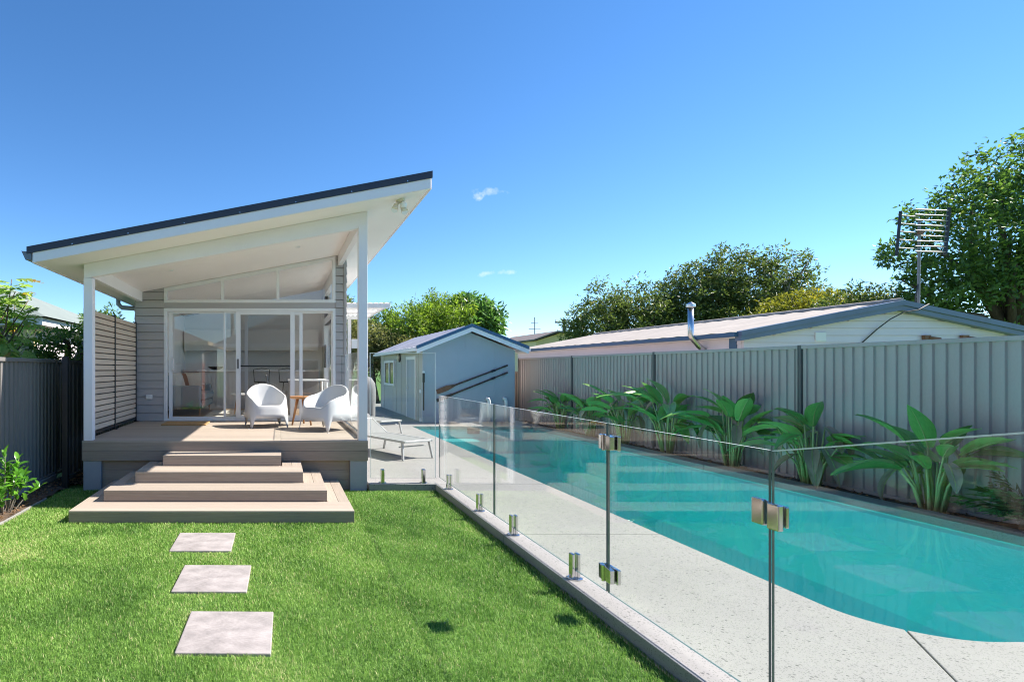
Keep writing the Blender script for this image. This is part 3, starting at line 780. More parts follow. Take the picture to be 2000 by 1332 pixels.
for (p0, p1, dy, kind) in leaves:
    xa, xb = xw(p0), xw(p1); ya = YW + dy - 0.014; yb = YW + dy + 0.014
    zt, zb = DO[3] - 0.058, DO[2] + 0.047
    ws = {'l': (0.062, 0.038), 'b': (0.03, 0.03), 's': (0.085, 0.082), 'c': (0.06, 0.06), 'r': (0.062, 0.03)}[kind]
    m = MB(); m.box(xa, xa + ws[0], ya, yb, zb, zt); m.box(xb - ws[1], xb, ya, yb, zb, zt)
    rt = 0.06 if kind in 'sc' else 0.03
    m.box(xa + ws[0], xb - ws[1], ya, yb, zt - rt, zt); m.box(xa + ws[0], xb - ws[1], ya, yb, zb, zb + rt)
    lf = m.build('door_leaf', 'window_white', door, bevel=0.002)
    gl = MB()
    if kind == 's':
        gl.poly([(xa + ws[0], YW + dy, zb + rt), (xb - ws[1], YW + dy, zb + rt), (xb - ws[1], YW + dy, zt - rt), (xa + ws[0], YW + dy, zt - rt)])
        gl.build('screen_mesh', 'fly_screen', lf)
        bar = MB(); bar.box(xa + ws[0], xb - ws[1], ya + 0.008, yb - 0.008, 1.675, 1.70); bar.build('mid_rail', 'black_metal', lf)
        hd = MB(); hx = xa + 0.04
        hd.box(hx - 0.012, hx + 0.012, ya - 0.022, ya, 1.64, 1.82); hd.build('handle', 'black_metal', lf, bevel=0.006, seg=2)
    else:
        gl.box(xa + ws[0], xb - ws[1], YW + dy - 0.003, YW + dy + 0.003, zb + rt, zt - rt)
        gl.build('pane', 'door_glass', lf)
        if kind == 'l':
            hd = MB(); hx = xa + 0.055
            hd.tube([(hx, ya, 1.60), (hx + 0.035, ya - 0.04, 1.63), (hx + 0.042, ya - 0.05, 1.72), (hx + 0.035, ya - 0.04, 1.81), (hx, ya, 1.84)], 0.011, 8); hd.build('handle', 'white_paint', lf, smooth=True)
# raked window above the door
hw = MB(); xL, xR = DO[0], DO[1]
ya, yb = YW - 0.034, YW + 0.05
top = lambda x: soff(x) - 0.006
bar = 0.058
hw.box(xL, xR, ya, yb, HW0, HW0 + bar)
hw.prism([(xL, ya, HW0 + bar), (xL + bar, ya, HW0 + bar), (xL + bar, ya, top(xL + bar)), (xL, ya, top(xL))], (0, yb - ya, 0))
hw.prism([(xR - bar, ya, HW0 + bar), (xR, ya, HW0 + bar), (xR, ya, top(xR)), (xR - bar, ya, top(xR - bar))], (0, yb - ya, 0))
hw.prism([(xL + bar, ya, top(xL + bar) - bar - 0.012), (xR - bar, ya, top(xR - bar) - bar - 0.012), (xR - bar, ya, top(xR - bar)), (xL + bar, ya, top(xL + bar))], (0, yb - ya, 0))
for c in (-1.085, -0.05):
    hw.prism([(c - 0.028, ya + 0.002, HW0 + bar), (c + 0.028, ya + 0.002, HW0 + bar), (c + 0.028, ya + 0.002, top(c + 0.028) - bar - 0.012), (c - 0.028, ya + 0.002, top(c - 0.028) - bar - 0.012)], (0, yb - ya - 0.004, 0))
hwo = hw.build('raked_window', 'window_white', cabin, bevel=0.003)
cuts = [xL + bar, -1.085, -0.05, xR - bar]
for c0, c1 in zip(cuts[:-1], cuts[1:]):
    m = MB(); m.prism([(c0, YW + 0.01, HW0 + bar), (c1, YW + 0.01, HW0 + bar), (c1, YW + 0.01, top(c1) - bar - 0.01), (c0, YW + 0.01, top(c0) - bar - 0.01)], (0, 0.006, 0))
    m.build('pane', 'door_glass', hwo)

# power outlet
out_ = MB(); out_.box(-2.505, -2.385, YW - 0.065, YW - 0.028, 1.075, 1.155)
oo = out_.build('power_outlet', 'pvc_white', None, bevel=0.008, seg=2); tag(oo, 'white weatherproof power outlet on the grey boards by the privacy screen', 'outlet')
for x in (-2.475, -2.415):
    m = MB(); m.box(x - 0.018, x + 0.018, YW - 0.069, YW - 0.0655, 1.09, 1.14); m.build('socket_flap', 'lens_white', oo)
# twin spotlight under the high eave
sx, sy, sz = 1.565, 7.3, soff(1.565)
sp = thing('spotlight', 'white twin spotlight with sensor under the high corner of the roof', 'spotlight', (sx, sy, sz))
m = MB(); m.tube([(sx, sy, sz + 0.004), (sx, sy, sz - 0.03)], [0.065, 0.055], 16); m.build('mount', 'lamp_cream', sp, smooth=False)
for (dx, dz, rx) in ((-0.085, -0.115, 1), (0.05, -0.135, -1)):
    m = MB(); m.tube([(sx, sy, sz - 0.03), (sx + dx * 0.7, sy - 0.03, sz + dz * 0.7)], 0.012, 8)
    m.tube([(sx + dx * 0.6, sy + 0.01, sz + dz * 0.55), (sx + dx * 1.0, sy - 0.05, sz + dz * 1.25)], [0.030, 0.045], 14)
    hd = m.build('lamp_head', 'lamp_cream', sp, smooth=False)
    m = MB(); m.tube([(sx + dx * 1.0, sy - 0.0505, sz + dz * 1.255), (sx + dx * 1.01, sy - 0.053, sz + dz * 1.27)], [0.042, 0.040], 14); m.build('lens', 'lens_white', hd)
m = MB(); m.lathe([(0.001, -0.045), (0.025, -0.042), (0.042, -0.02), (0.042, 0.01), (0.02, 0.035), (0.001, 0.04)], (sx + 0.03, sy - 0.055, sz - 0.075), 14); m.build('sensor', 'lens_white', sp, smooth=True)
for (x, y, lab) in ((-1.78, 9.0, 'small round downlight in the low side of the veranda ceiling'), (0.27, 9.0, 'small round downlight in the high side of the veranda ceiling')):
    d = thing('downlight', lab, 'downlight', (x, y, soff(x)), group='downlights in the veranda ceiling')
    m = MB(); m.lathe([(0.03, -0.002), (0.05, -0.008), (0.052, 0.006), (0.03, 0.006)], (x, y, soff(x)), 20); o = m.build('rim', 'pvc_white', d)
    m = MB(); m.lathe([(0.001, -0.001), (0.030, -0.001), (0.030, 0.003), (0.001, 0.003)], (x, y, soff(x)), 20); m.build('lens', 'lens_white', d)

# privacy screen on the low side of the deck
scr = thing('privacy_screen', 'slatted timber privacy screen on a black frame at the deck edge', 'screen', (-2.70, 9.0, Z_DECK))
SXa = -2.69
for y in (7.72, 9.02, 10.33):
    m = MB(); m.box(SXa - 0.02, SXa + 0.024, y - 0.022, y + 0.022, Z_DECK + 0.001, 2.50); m.build('post', 'black_metal', scr, bevel=0.003)
    m = MB(); m.box(SXa - 0.0, SXa + 0.06, y - 0.045, y + 0.045, Z_DECK + 0.001, Z_DECK + 0.01); m.build('foot_plate', 'black_metal', scr)
m = MB(); m.box(SXa - 0.012, SXa + 0.012, 7.742, 10.31, Z_DECK + 0.03, Z_DECK + 0.075); m.build('bottom_rail', 'black_metal', scr)
m = MB(); m.box(SXa - 0.030, SXa - 0.021, 7.70, 10.35, Z_DECK + 0.03, 2.47); m.build('backing', 'black_metal', scr)
for k in range(20):
    z = Z_DECK + 0.085 + k * 0.0868
    for (ya, yb) in ((7.744, 8.996), (9.044, 10.306)):
        m = MB(); m.box(SXa - 0.014, SXa + 0.014, ya, yb, z, z + 0.072); m.build('slat', 'screen_slat', scr, bevel=0.003)

# glass balustrade along the pool side of the deck
bal = thing('glass_balustrade', 'frameless glass balustrade along the deck edge behind the tub chair', 'balustrade', (1.13, 9.0, Z_DECK))
def pane(name, parent, pts, th, axis):
    """slab of glass with edges coloured lit or shaded; pts quad, th thickness vector"""
    m = MB(); d = Vector(th); a = [Vector(p) for p in pts]; b = [p + d for p in a]
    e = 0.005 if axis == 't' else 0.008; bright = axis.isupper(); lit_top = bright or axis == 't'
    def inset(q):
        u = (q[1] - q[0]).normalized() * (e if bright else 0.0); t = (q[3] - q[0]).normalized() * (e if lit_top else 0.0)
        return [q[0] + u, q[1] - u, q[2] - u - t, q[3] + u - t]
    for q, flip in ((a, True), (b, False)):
        r = inset(q)                       # pale strip painting a glint along the top (and upright) edges
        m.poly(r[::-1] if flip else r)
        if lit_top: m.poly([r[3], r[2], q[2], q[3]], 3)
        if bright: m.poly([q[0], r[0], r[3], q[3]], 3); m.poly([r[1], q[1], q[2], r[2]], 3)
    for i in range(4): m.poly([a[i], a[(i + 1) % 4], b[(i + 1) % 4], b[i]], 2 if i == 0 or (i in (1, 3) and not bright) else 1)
    return m.build(name, ['fence_glass', 'glass_edge_lit', 'glass_edge_shaded', 'glass_edge_glint'], parent)
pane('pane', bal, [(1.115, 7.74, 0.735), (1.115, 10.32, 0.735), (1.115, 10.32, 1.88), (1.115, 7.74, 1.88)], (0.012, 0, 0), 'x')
m = MB(); m.box(1.095, 1.145, 7.74, 10.32, Z_DECK + 0.001, 0.735); m.build('base_channel', 'brushed_steel', bal, bevel=0.003)

# polycarbonate awning on the pool side of the cabin
aw = thing('awning', 'white corrugated awning roof on the pool side of the cabin', 'awning', (1.9, 13.8, Z_POOL))
AZ = 3.10
m = MB(); m.box(1.25, 2.455, 12.48, 12.52, AZ - 0.10, AZ); m.build('front_beam', 'white_paint', aw, bevel=0.003)
m = MB(); m.box(2.41, 2.455, 12.521, 15.4, AZ - 0.06, AZ); m.build('side_beam', 'white_paint', aw, bevel=0.003)
m = MB(); m.box(1.25, 2.409, 15.36, 15.4, AZ - 0.10, AZ); m.build('back_beam', 'white_paint', aw, bevel=0.003)
m = MB(); n = 60
prev = None
for k in range(n + 1):
    x = 1.25 + 1.205 * k / n; z = AZ + 0.012 + 0.010 * math.sin(k * math.pi / 3)
    if prev: m.poly([(prev[0], 12.47, prev[1]), (x, 12.47, z), (x, 15.42, z), (prev[0], 15.42, prev[1])])
    prev = (x, z)
m.build('corrugated_sheet', 'polycarbonate', aw, smooth=True)
for y in (13.4, 14.4):
    m = MB(); m.box(1.25, 2.409, y, y + 0.04, AZ - 0.05, AZ - 0.002); m.build('purlin', 'white_paint', aw)
for (x, y) in ((1.90, 15.38), (2.36, 15.38)):
    m = MB(); m.box(x - 0.045, x + 0.045, y - 0.014, y + 0.075, Z_POOL, AZ - 0.101); m.build('post', 'white_paint', aw, bevel=0.003)
m = MB(); m.box(1.95, 2.13, 15.30, 15.355, 2.2, 2.45); m.build('meter_box', 'pvc_white', aw, bevel=0.006)
# ================================================================ GLASS POOL FENCE
GX, GB, GT = 2.165, 0.159, 1.273
def spigot_mesh():
    m = MB()
    # two jaws and a round-cornered base, slot along Y
    m.box(-0.033, -0.008, -0.024, 0.024, 0.0, 0.185); m.box(0.008, 0.033, -0.024, 0.024, 0.0, 0.185)
    m.box(-0.0079, 0.0079, -0.024, 0.024, 0.0, 0.066)
    me = m.mesh('spigot', 'chrome')
    b = MB(); b.lathe([(0.001, 0.0), (0.055, 0.0), (0.055, 0.006), (0.045, 0.010), (0.001, 0.010)], (0, 0, 0), 24)
    return me, b.mesh('base_plate', 'chrome')
SPIG, PLATE = spigot_mesh()
def spigot(parent, x, y, rz=0.0):
    o = put('spigot', SPIG, parent, 0.006, 2, loc=(x, y, Z_POOL + 0.002), rot=(0, 0, rz))
    p = bpy.data.objects.new('base_plate', PLATE); col.objects.link(p); p.parent = o
def fence_panel(label, pts, th, spigs, rz):
    c = (Vector(pts[0]) + Vector(pts[1])) / 2
    t = thing('glass_fence', label, 'glass fence', (c.x, c.y, Z_POOL), group='frameless glass pool fence panels')
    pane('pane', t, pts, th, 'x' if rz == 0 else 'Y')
    for (x, y) in spigs: spigot(t, x, y, rz)
    return t
g0 = GX - 0.006
fence_panel('glass fence panel between the lawn corner and the gate panel', [(g0, 7.61, GB), (g0, 5.665, GB), (g0, 5.665, GT), (g0, 7.61, GT)], (0.012, 0, 0), [(GX, 7.174), (GX, 6.069)], 0)
fence_panel('glass fence panel carrying the chrome gate hinges', [(g0, 5.64, GB), (g0, 3.70, GB), (g0, 3.70, GT), (g0, 5.64, GT)], (0.012, 0, 0), [(GX, 5.189), (GX, 4.11)], 0)
fence_panel('tall glass fence panel between the deck pier and the lawn corner', [(1.21, 7.555, GB), (2.10, 7.555, GB), (2.10, 7.555, 1.852), (1.21, 7.555, 1.852)], (0, 0.012, 0), [(1.38, 7.561), (1.935, 7.561)], R(90))
gate = thing('glass_gate', 'frameless glass pool gate hung on chrome hinges beside the lawn', 'gate', (GX, 3.07, Z_POOL))
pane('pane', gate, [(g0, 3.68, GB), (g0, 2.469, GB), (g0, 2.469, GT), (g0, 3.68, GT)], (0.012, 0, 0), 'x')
def hinge(z):
    m = MB()
    for (y0, y1) in ((3.595, 3.686), (3.692, 3.75)):
        m.prism([(GX - 0.04, y0 + 0.008, z - 0.045), (GX - 0.03, y1 - 0.002, z - 0.05), (GX - 0.03, y1 - 0.002, z + 0.05), (GX - 0.04, y0 + 0.008, z + 0.045)], (0.033, 0, 0))
        m.box(GX + 0.0065, GX + 0.03, y0, y1, z - 0.048, z + 0.048)
    m.tube([(GX - 0.03, 3.69, z - 0.055), (GX - 0.03, 3.69, z + 0.055)], 0.012, 12)
    return m.build('hinge', 'chrome', gate, bevel=0.004, seg=2)
hinge(1.149); hinge(0.286)
# raked panel beyond the gate, its top climbing to full height
rp = thing('glass_fence', 'raked glass fence panel with a climbing top edge past the gate latch', 'glass fence', (GX, 1.1, Z_POOL), group='frameless glass pool fence panels')
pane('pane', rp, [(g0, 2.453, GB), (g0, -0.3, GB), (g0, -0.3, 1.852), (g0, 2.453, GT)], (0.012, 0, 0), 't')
spigot(rp, GX, 1.95, 0); spigot(rp, GX, 0.3, 0)
# latch: one half on the gate, one on the panel
def latch():
    z = 0.994
    m = MB(); m.box(GX - 0.030, GX - 0.0065, 2.472, 2.534, z - 0.056, z + 0.06); m.box(GX + 0.0065, GX + 0.022, 2.476, 2.53, z - 0.045, z + 0.05)
    m.build('latch', 'chrome', gate, bevel=0.006, seg=2)
    m = MB(); m.box(GX - 0.033, GX - 0.0065, 2.392, 2.450, z - 0.062, z + 0.052); m.box(GX + 0.0065, GX + 0.022, 2.396, 2.446, z - 0.05, z + 0.045)
    m.build('latch_keeper', 'chrome', rp, bevel=0.006, seg=2)
latch()
# far fence in front of the shed
def far_panel(label, x0, x1, spx, black=False):
    t = thing('glass_fence', label, 'glass fence', ((x0 + x1) / 2, 16.05, Z_POOL), group='frameless glass pool fence panels')
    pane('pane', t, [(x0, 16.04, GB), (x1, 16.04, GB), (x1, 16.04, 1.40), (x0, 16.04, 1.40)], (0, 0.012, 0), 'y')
    for x in spx:
        o = put('spigot', SPIG, t, 0.006, 1, loc=(x, 16.046, Z_POOL + 0.002), rot=(0, 0, R(90)))
    return t
far_panel('far glass fence panel beside the covered barbecue', 1.30, 3.215, [1.9, 2.95])
fg = far_panel('narrow far glass gate in front of the shed door', 3.24, 4.02, [])
m = MB(); m.box(3.985, 4.03, 15.99, 16.035, 0.12, 0.22); m.box(3.985, 4.03, 15.99, 16.035, 0.95, 1.05); m.build('hinge', 'pvc_white', fg, bevel=0.005)
m = MB(); m.tube([(4.10, 16.0, 0.45), (4.10, 16.0, 1.40)], 0.022, 10); m.box(4.07, 4.13, 15.97, 16.03, 1.25, 1.52); m.build('latch_rod', 'black_metal', fg, bevel=0.006)
m = MB(); m.lathe([(0.001, 0), (0.035, 0.0), (0.035, 0.05), (0.001, 0.06)], (4.10, 16.0, 1.52), 12); m.build('latch_knob', 'pvc_white', fg)

# ================================================================ TUB CHAIRS
def tub_chair_mesh():
    N, rows = 120, []
    def sup(t, a, b, e):   # superellipse
        c, s = math.cos(t), math.sin(t)
        return (a * math.copysign(abs(c) ** (2 / e), c), b * math.copysign(abs(s) ** (2 / e), s))
    def sstep(a, b, x):
        q = min(1, max(0, (x - a) / (b - a))); return q * q * (3 - 2 * q)
    RIM = [(-25, 0.376), (0, 0.375), (24, 0.378), (40, 0.435), (52, 0.478), (75, 0.520), (100, 0.560), (125, 0.613), (150, 0.678), (180, 0.712), (210, 0.678)]
    def curve(x, K):
        for i in range(1, len(K) - 2):
            if K[i][0] <= x <= K[i + 1][0]:
                q = (x - K[i][0]) / (K[i + 1][0] - K[i][0]); p0, p1, p2, p3 = K[i - 1][1], K[i][1], K[i + 1][1], K[i + 2][1]
                return 0.5 * (2 * p1 + (p2 - p0) * q + (2 * p0 - 5 * p1 + 4 * p2 - p3) * q * q + (3 * p1 - p0 - 3 * p2 + p3) * q ** 3)
        return K[-2][1]
    cols = []
    for k in range(N):
        t = 2 * math.pi * k / N           # front is -Y (t = 270 deg)
        ux, uy = sup(t, 1, 1, 3.4)
        # height of the rim round the plan: low at the front, sweeping up over the arms to the back
        f = (uy + 1) / 2                   # 0 front .. 1 back
        ph = abs(((t - math.pi * 1.5 + math.pi) % (2 * math.pi)) - math.pi) * 180 / math.pi
        zr = curve(ph, RIM)
        # bottom edge: legs at the four corners, arches between
        corner = min(abs(ux), abs(uy))
        leg = sstep(0.67, 0.81, corner)
        zb = 0.165 * (1 - leg)
        def at(z, ins=0.0):
            q = z / 0.71
            a = 0.375 - 0.062 * q; b = 0.365 - 0.052 * q
            yoff = 0.03 * q
            x, y = sup(t, a - ins, b - ins, 3.4 - 0.9 * q)
            return (x, y + yoff, z)
        pts = [at(zb), at(zb + (zr - zb) * 0.33), at(zb + (zr - zb) * 0.66), at(zr - 0.022)]
        pts.append(at(zr - 0.006, 0.006)); pts.append(at(zr, 0.018)); pts.append(at(zr - 0.005, 0.031)); pts.append(at(zr - 0.02, 0.038))
        # inner wall down to the seat
        zs = 0.335 - 0.045 * f
        for q, ins in ((0.35, 0.055), (0.7, 0.075), (0.92, 0.10)):
            z = (zr - 0.02) * (1 - q) + zs * q
            pts.append(at(z, ins))
        x, y, z = at(zs, 0.15); pts.append((x, y, zs + 0.002))
        x, y, z = at(zs, 0.25); pts.append((x, y, zs - 0.006))
        cols.append(pts)
    L = len(cols[0]); vs = [p for c in cols for p in c]; fs = []
    for k in range(N):
        k2 = (k + 1) % N
        for i in range(L - 1): fs.append((k * L + i, k2 * L + i, k2 * L + i + 1, k * L + i + 1))
    c = len(vs); vs.append((0, 0.02, 0.305))
    for k in range(N): fs.append((k * L + L - 1, ((k + 1) % N) * L + L - 1, c))
    m = MB(); m.faces(vs, fs)
    return m.mesh('shell', 'chair_plastic', smooth=True)
def tub_chair(label, x, y, rz):
    t = thing('tub_chair', label, 'chair', (x, y, Z_DECK), rz, 'white tub chairs on the deck')
    o = put('shell', CH, t, local=True)
    so = o.modifiers.new('thickness', 'SOLIDIFY'); so.thickness = 0.009; so.offset = -1
    for sx in (-1, 1):
        for sy in (-1, 1):
            m = MB(); m.box(sx * 0.353 - 0.014, sx * 0.353 + 0.014, sy * 0.338 - 0.014, sy * 0.338 + 0.014, 0.0005, 0.006)
            put('foot_pad', m.mesh('foot_pad', 'chair_plastic'), t, local=True)
    return t
CH = tub_chair_mesh()
tub_chair('white plastic tub chair nearer the sliding door, facing the lawn', -0.244, 9.42, math.atan2(0.97, 0.23) + R(90) - math.pi + R(0) if False else R(13))
tub_chair('white plastic tub chair beside the veranda post, turned towards the other chair', 0.72, 8.93, R(-46))

# round wooden side table
st = thing('side_table', 'small round orange wood side table between the two tub chairs', 'table', (0.38, 9.72, Z_DECK))
m = MB(); m.lathe([(0.001, 0.455), (0.20, 0.455), (0.218, 0.468), (0.222, 0.482), (0.215, 0.495), (0.001, 0.497)], (0.38, 9.72, Z_DECK), 40); m.build('table_top', 'orange_wood', st, smooth=False)
for a in (200, 320, 80):
    c, s = math.cos(R(a)), math.sin(R(a))
    m = MB(); m.tube([(0.38 + 0.09 * c, 9.72 + 0.09 * s, Z_DECK + 0.456), (0.38 + 0.14 * c, 9.72 + 0.14 * s, Z_DECK + 0.23), (0.38 + 0.19 * c, 9.72 + 0.19 * s, Z_DECK + 0.002)], [0.026, 0.022, 0.015], 12); m.build('leg', 'orange_wood', st, smooth=True)

# coir door mat
m = MB(); m.box(-2.05, -1.28, 9.56, 10.16, Z_DECK + 0.002, Z_DECK + 0.022)
tag(m.build('door_mat', 'coir', None, bevel=0.006, seg=2), 'brown coir door mat in front of the sliding door', 'mat')

# ================================================================ LOUNGERS
def lounger(label, x, y, rz):
    """origin at the foot end on the ground, body along +Y local"""
    t = thing('sun_lounger', label, 'lounger', (x, y, Z_POOL), rz, 'white sun loungers by the pool')
    W, L, H, BK = 0.30, 1.76, 0.31, 1.22
    for sx in (-1, 1):
        m = MB(); m.prism([(sx * W - 0.016, 0, H - 0.02), (sx * W + 0.016, 0, H - 0.02), (sx * W + 0.016, 0, H + 0.022), (sx * W - 0.016, 0, H + 0.022)], (0, BK + 0.2, 0)); put('side_rail', m.mesh('side_rail', 'lounger_white'), t, 0.006, 2, local=True)
        for (ya, yb, tilt) in ((0.08, 0.02, 0.03), (1.25, 1.36, 0.03)):
            m = MB(); xa = sx * W; xb = sx * (W + tilt)
            m.faces([(xa - 0.015, ya - 0.025, H - 0.02), (xa + 0.015, ya - 0.025, H - 0.02), (xa + 0.015, ya + 0.025, H - 0.02), (xa - 0.015, ya + 0.025, H - 0.02),
                     (xb - 0.015, yb - 0.02, 0.002), (xb + 0.015, yb - 0.02, 0.002), (xb + 0.015, yb + 0.02, 0.002), (xb - 0.015, yb + 0.02, 0.002)],
                    [(0, 1, 2, 3), (7, 6, 5, 4), (0, 4, 5, 1), (1, 5, 6, 2), (2, 6, 7, 3), (3, 7, 4, 0)])
            put('leg', m.mesh('leg', 'lounger_white'), t, 0.004, 1, local=True)
        ang = R(27)
        p0 = Vector((sx * W, BK, H + 0.005)); p1 = p0 + Vector((0, math.cos(ang), math.sin(ang))) * (L - BK)
        m = MB(); m.tube([p0, p1], 0.018, 10); put('back_rail', m.mesh('back_rail', 'lounger_white', True), t, local=True)
    m = MB(); m.box(-W + 0.017, W - 0.017, 0.0, 0.035, H - 0.018, H + 0.018); put('end_rail', m.mesh('end_rail', 'lounger_white'), t, 0.005, 1, local=True)
    m = MB(); m.tube([(-W, 0.16, H - 0.10), (W, 0.16, H - 0.10)], 0.012, 8); put('stretcher', m.mesh('stretcher', 'lounger_white'), t, local=True)
    p1 = Vector((0, BK + math.cos(ang) * (L - BK), H + math.sin(ang) * (L - BK)))
    m = MB(); m.tube([(-W, p1.y, p1.z), (W, p1.y, p1.z)], 0.018, 10); put('head_rail', m.mesh('head_rail', 'lounger_white'), t, local=True)
    m = MB(); m.box(-W + 0.016, W - 0.016, 0.02, BK, H + 0.004, H + 0.014); put('seat_sling', m.mesh('seat_sling', 'sling_grey'), t, local=True)
    d = (p1 - Vector((0, BK, H))); m = MB()
    m.prism([(-W + 0.018, BK, H + 0.008), (W - 0.018, BK, H + 0.008), (W - 0.018, p1.y, p1.z), (-W + 0.018, p1.y, p1.z)], (0, -0.006, 0.008)); put('back_sling', m.mesh('back_sling', 'sling_grey'), t, local=True)
    return t
lounger('white sun lounger with grey sling beside the deck post', 2.36, 9.52, R(28))
lounger('white sun lounger set farther back towards the shed', 2.62, 13.2, R(28))

# covered barbecue
bb = thing('covered_barbecue', 'barbecue under a pale fitted cover beside the cabin', 'barbecue', (2.45, 15.2, Z_POOL))
m = MB(); prof = [(0.33, 0.10, 0.30), (0.33, 0.55, 0.31), (0.34, 0.72, 0.32), (0.335, 0.98, 0.32), (0.31, 1.16, 0.29), (0.22, 1.30, 0.2), (0.08, 1.355, 0.07)]
n = 28; vs = []; fs = []
rr = np.random.default_rng(8)
for i, (a, z, b) in enumerate(prof):
    for k in range(n):
        t = 2 * math.pi * k / n; c, s = math.cos(t), math.sin(t); w = 1 + 0.03 * math.sin(5 * t + i) + 0.015 * rr.normal()
        vs.append((2.27 + a * 0.9 * w * math.copysign(abs(c) ** 0.6, c), 15.2 + b * w * math.copysign(abs(s) ** 0.6, s), Z_POOL + z))
for i in range(len(prof) - 1):
    for k in range(n): fs.append((i * n + k, i * n + (k + 1) % n, (i + 1) * n + (k + 1) % n, (i + 1) * n + k))
fs.append(tuple((len(prof) - 1) * n + k for k in range(n)))
m.faces(vs, fs); m.build('cover', 'cover_white', bb, smooth=True)
for dx in (-0.25, 0.25):
    m = MB(); m.tube([(2.27 + dx - 0.02, 15.2, Z_POOL + 0.07), (2.27 + dx + 0.02, 15.2, Z_POOL + 0.07)], 0.07, 14); m.build('wheel', 'black_metal', bb)

# ================================================================ SHED
SX0, SX1, SY0, SY1, SAX = 4.13, 6.80, 16.2, 23.0, 5.46
shed = thing('garden_shed', 'blue-grey gabled garden shed at the far end of the pool', 'shed', ((SX0 + SX1) / 2, SY0, Z_POOL))
s_sl = 0.395
def sroof(x, z0=2.895): return z0 - s_sl * abs(x - SAX)
m = MB(); m.prism([(SX0, SY0, Z_POOL), (SX1, SY0, Z_POOL), (SX1, SY0, sroof(SX1) - 0.19), (SAX, SY0, sroof(SAX) - 0.19), (SX0, SY0, sroof(SX0) - 0.19)], (0, 0.1, 0))
gw = m.build('gable_wall', 'shed_grey_blue', shed)
def strip(x0, x1, z0, z1): 
    mm = MB(); mm.box(x0, x1, SY0 - 0.008, SY0 - 0.001, z0, z1); mm.build('cover_strip', 'shed_grey_blue', gw)
strip(4.13 + 1.02, 4.13 + 1.05, 0.1, 2.196); strip(6.20, 6.24, 0.1, 2.196); strip(4.98, 6.44, 2.20, 2.225); strip(5.36, 5.38, 2.23, 2.62)
m = MB(); m.box(SX0, SX0 + 0.1, SY0 + 0.101, SY1, Z_POOL, sroof(SX0) - 0.16); swl = m.build('side_wall', 'shed_side', shed)
m = MB(); m.box(SX1 - 0.1, SX1, SY0 + 0.101, SY1, Z_POOL, sroof(SX1) - 0.16); m.build('side_wall', 'shed_side', shed)
for y in (16.7, 18.5, 19.0, 19.9, 22.2, 22.75):
    m = MB(); m.box(SX0 - 0.012, SX0 - 0.001, y, y + 0.045, Z_POOL, sroof(SX0) - 0.17); m.build('cover_strip', 'shed_side', swl)
for sgn in (-1, 1):
    xe = SAX + sgn * (1.62 if sgn > 0 else 1.58)
    m = MB(); m.prism([(SAX, SY0 - 0.28, sroof(SAX) - 0.04), (xe, SY0 - 0.28, sroof(xe) - 0.04), (xe, SY0 - 0.28, sroof(xe) - 0.005), (SAX, SY0 - 0.28, sroof(SAX) - 0.005)], (0, SY1 - SY0 + 0.3, 0)); rf = m.build('roof', 'shed_roof', shed)
    for k in range(14):
        y = SY0 - 0.1 + k * 0.5
        mm = MB(); mm.prism([(SAX, y, sroof(SAX) - 0.005), (xe, y, sroof(xe) - 0.005), (xe, y, sroof(xe) + 0.02), (SAX, y, sroof(SAX) + 0.02)], (0, 0.05, 0)); mm.build('roof_rib', 'shed_roof', rf)
    m = MB(); m.prism([(SAX, SY0 - 0.305, sroof(SAX) - 0.19), (xe, SY0 - 0.305, sroof(xe) - 0.19), (xe, SY0 - 0.305, sroof(xe) - 0.062), (SAX, SY0 - 0.305, sroof(SAX) - 0.062)], (0, 0.022, 0)); m.build('barge_board', 'white_paint', rf)
    m = MB(); m.prism([(SAX, SY0 - 0.33, sroof(SAX) - 0.06), (xe, SY0 - 0.33, sroof(xe) - 0.06), (xe, SY0 - 0.33, sroof(xe) + 0.03), (SAX, SY0 - 0.33, sroof(SAX) + 0.03)], (0, 0.10, 0)); m.build('barge_capping', 'trim_blue', rf)
    m = MB(); m.box(xe - 0.06, xe + 0.06, SY0 - 0.27, SY1, sroof(xe) - 0.12, sroof(xe) - 0.045); m.build('gutter', 'white_paint', rf)
    xs0, xs1 = sorted((SAX + sgn * 0.0, xe - sgn * 0.02))
    m = MB(); m.prism([(SAX, SY0 - 0.282, sroof(SAX) - 0.1), (xe, SY0 - 0.282, sroof(xe) - 0.1), (xe, SY0 - 0.282, sroof(xe) - 0.09), (SAX, SY0 - 0.282, sroof(SAX) - 0.09)], (0, 0.28, 0)); m.build('eave_lining', 'white_paint', rf)
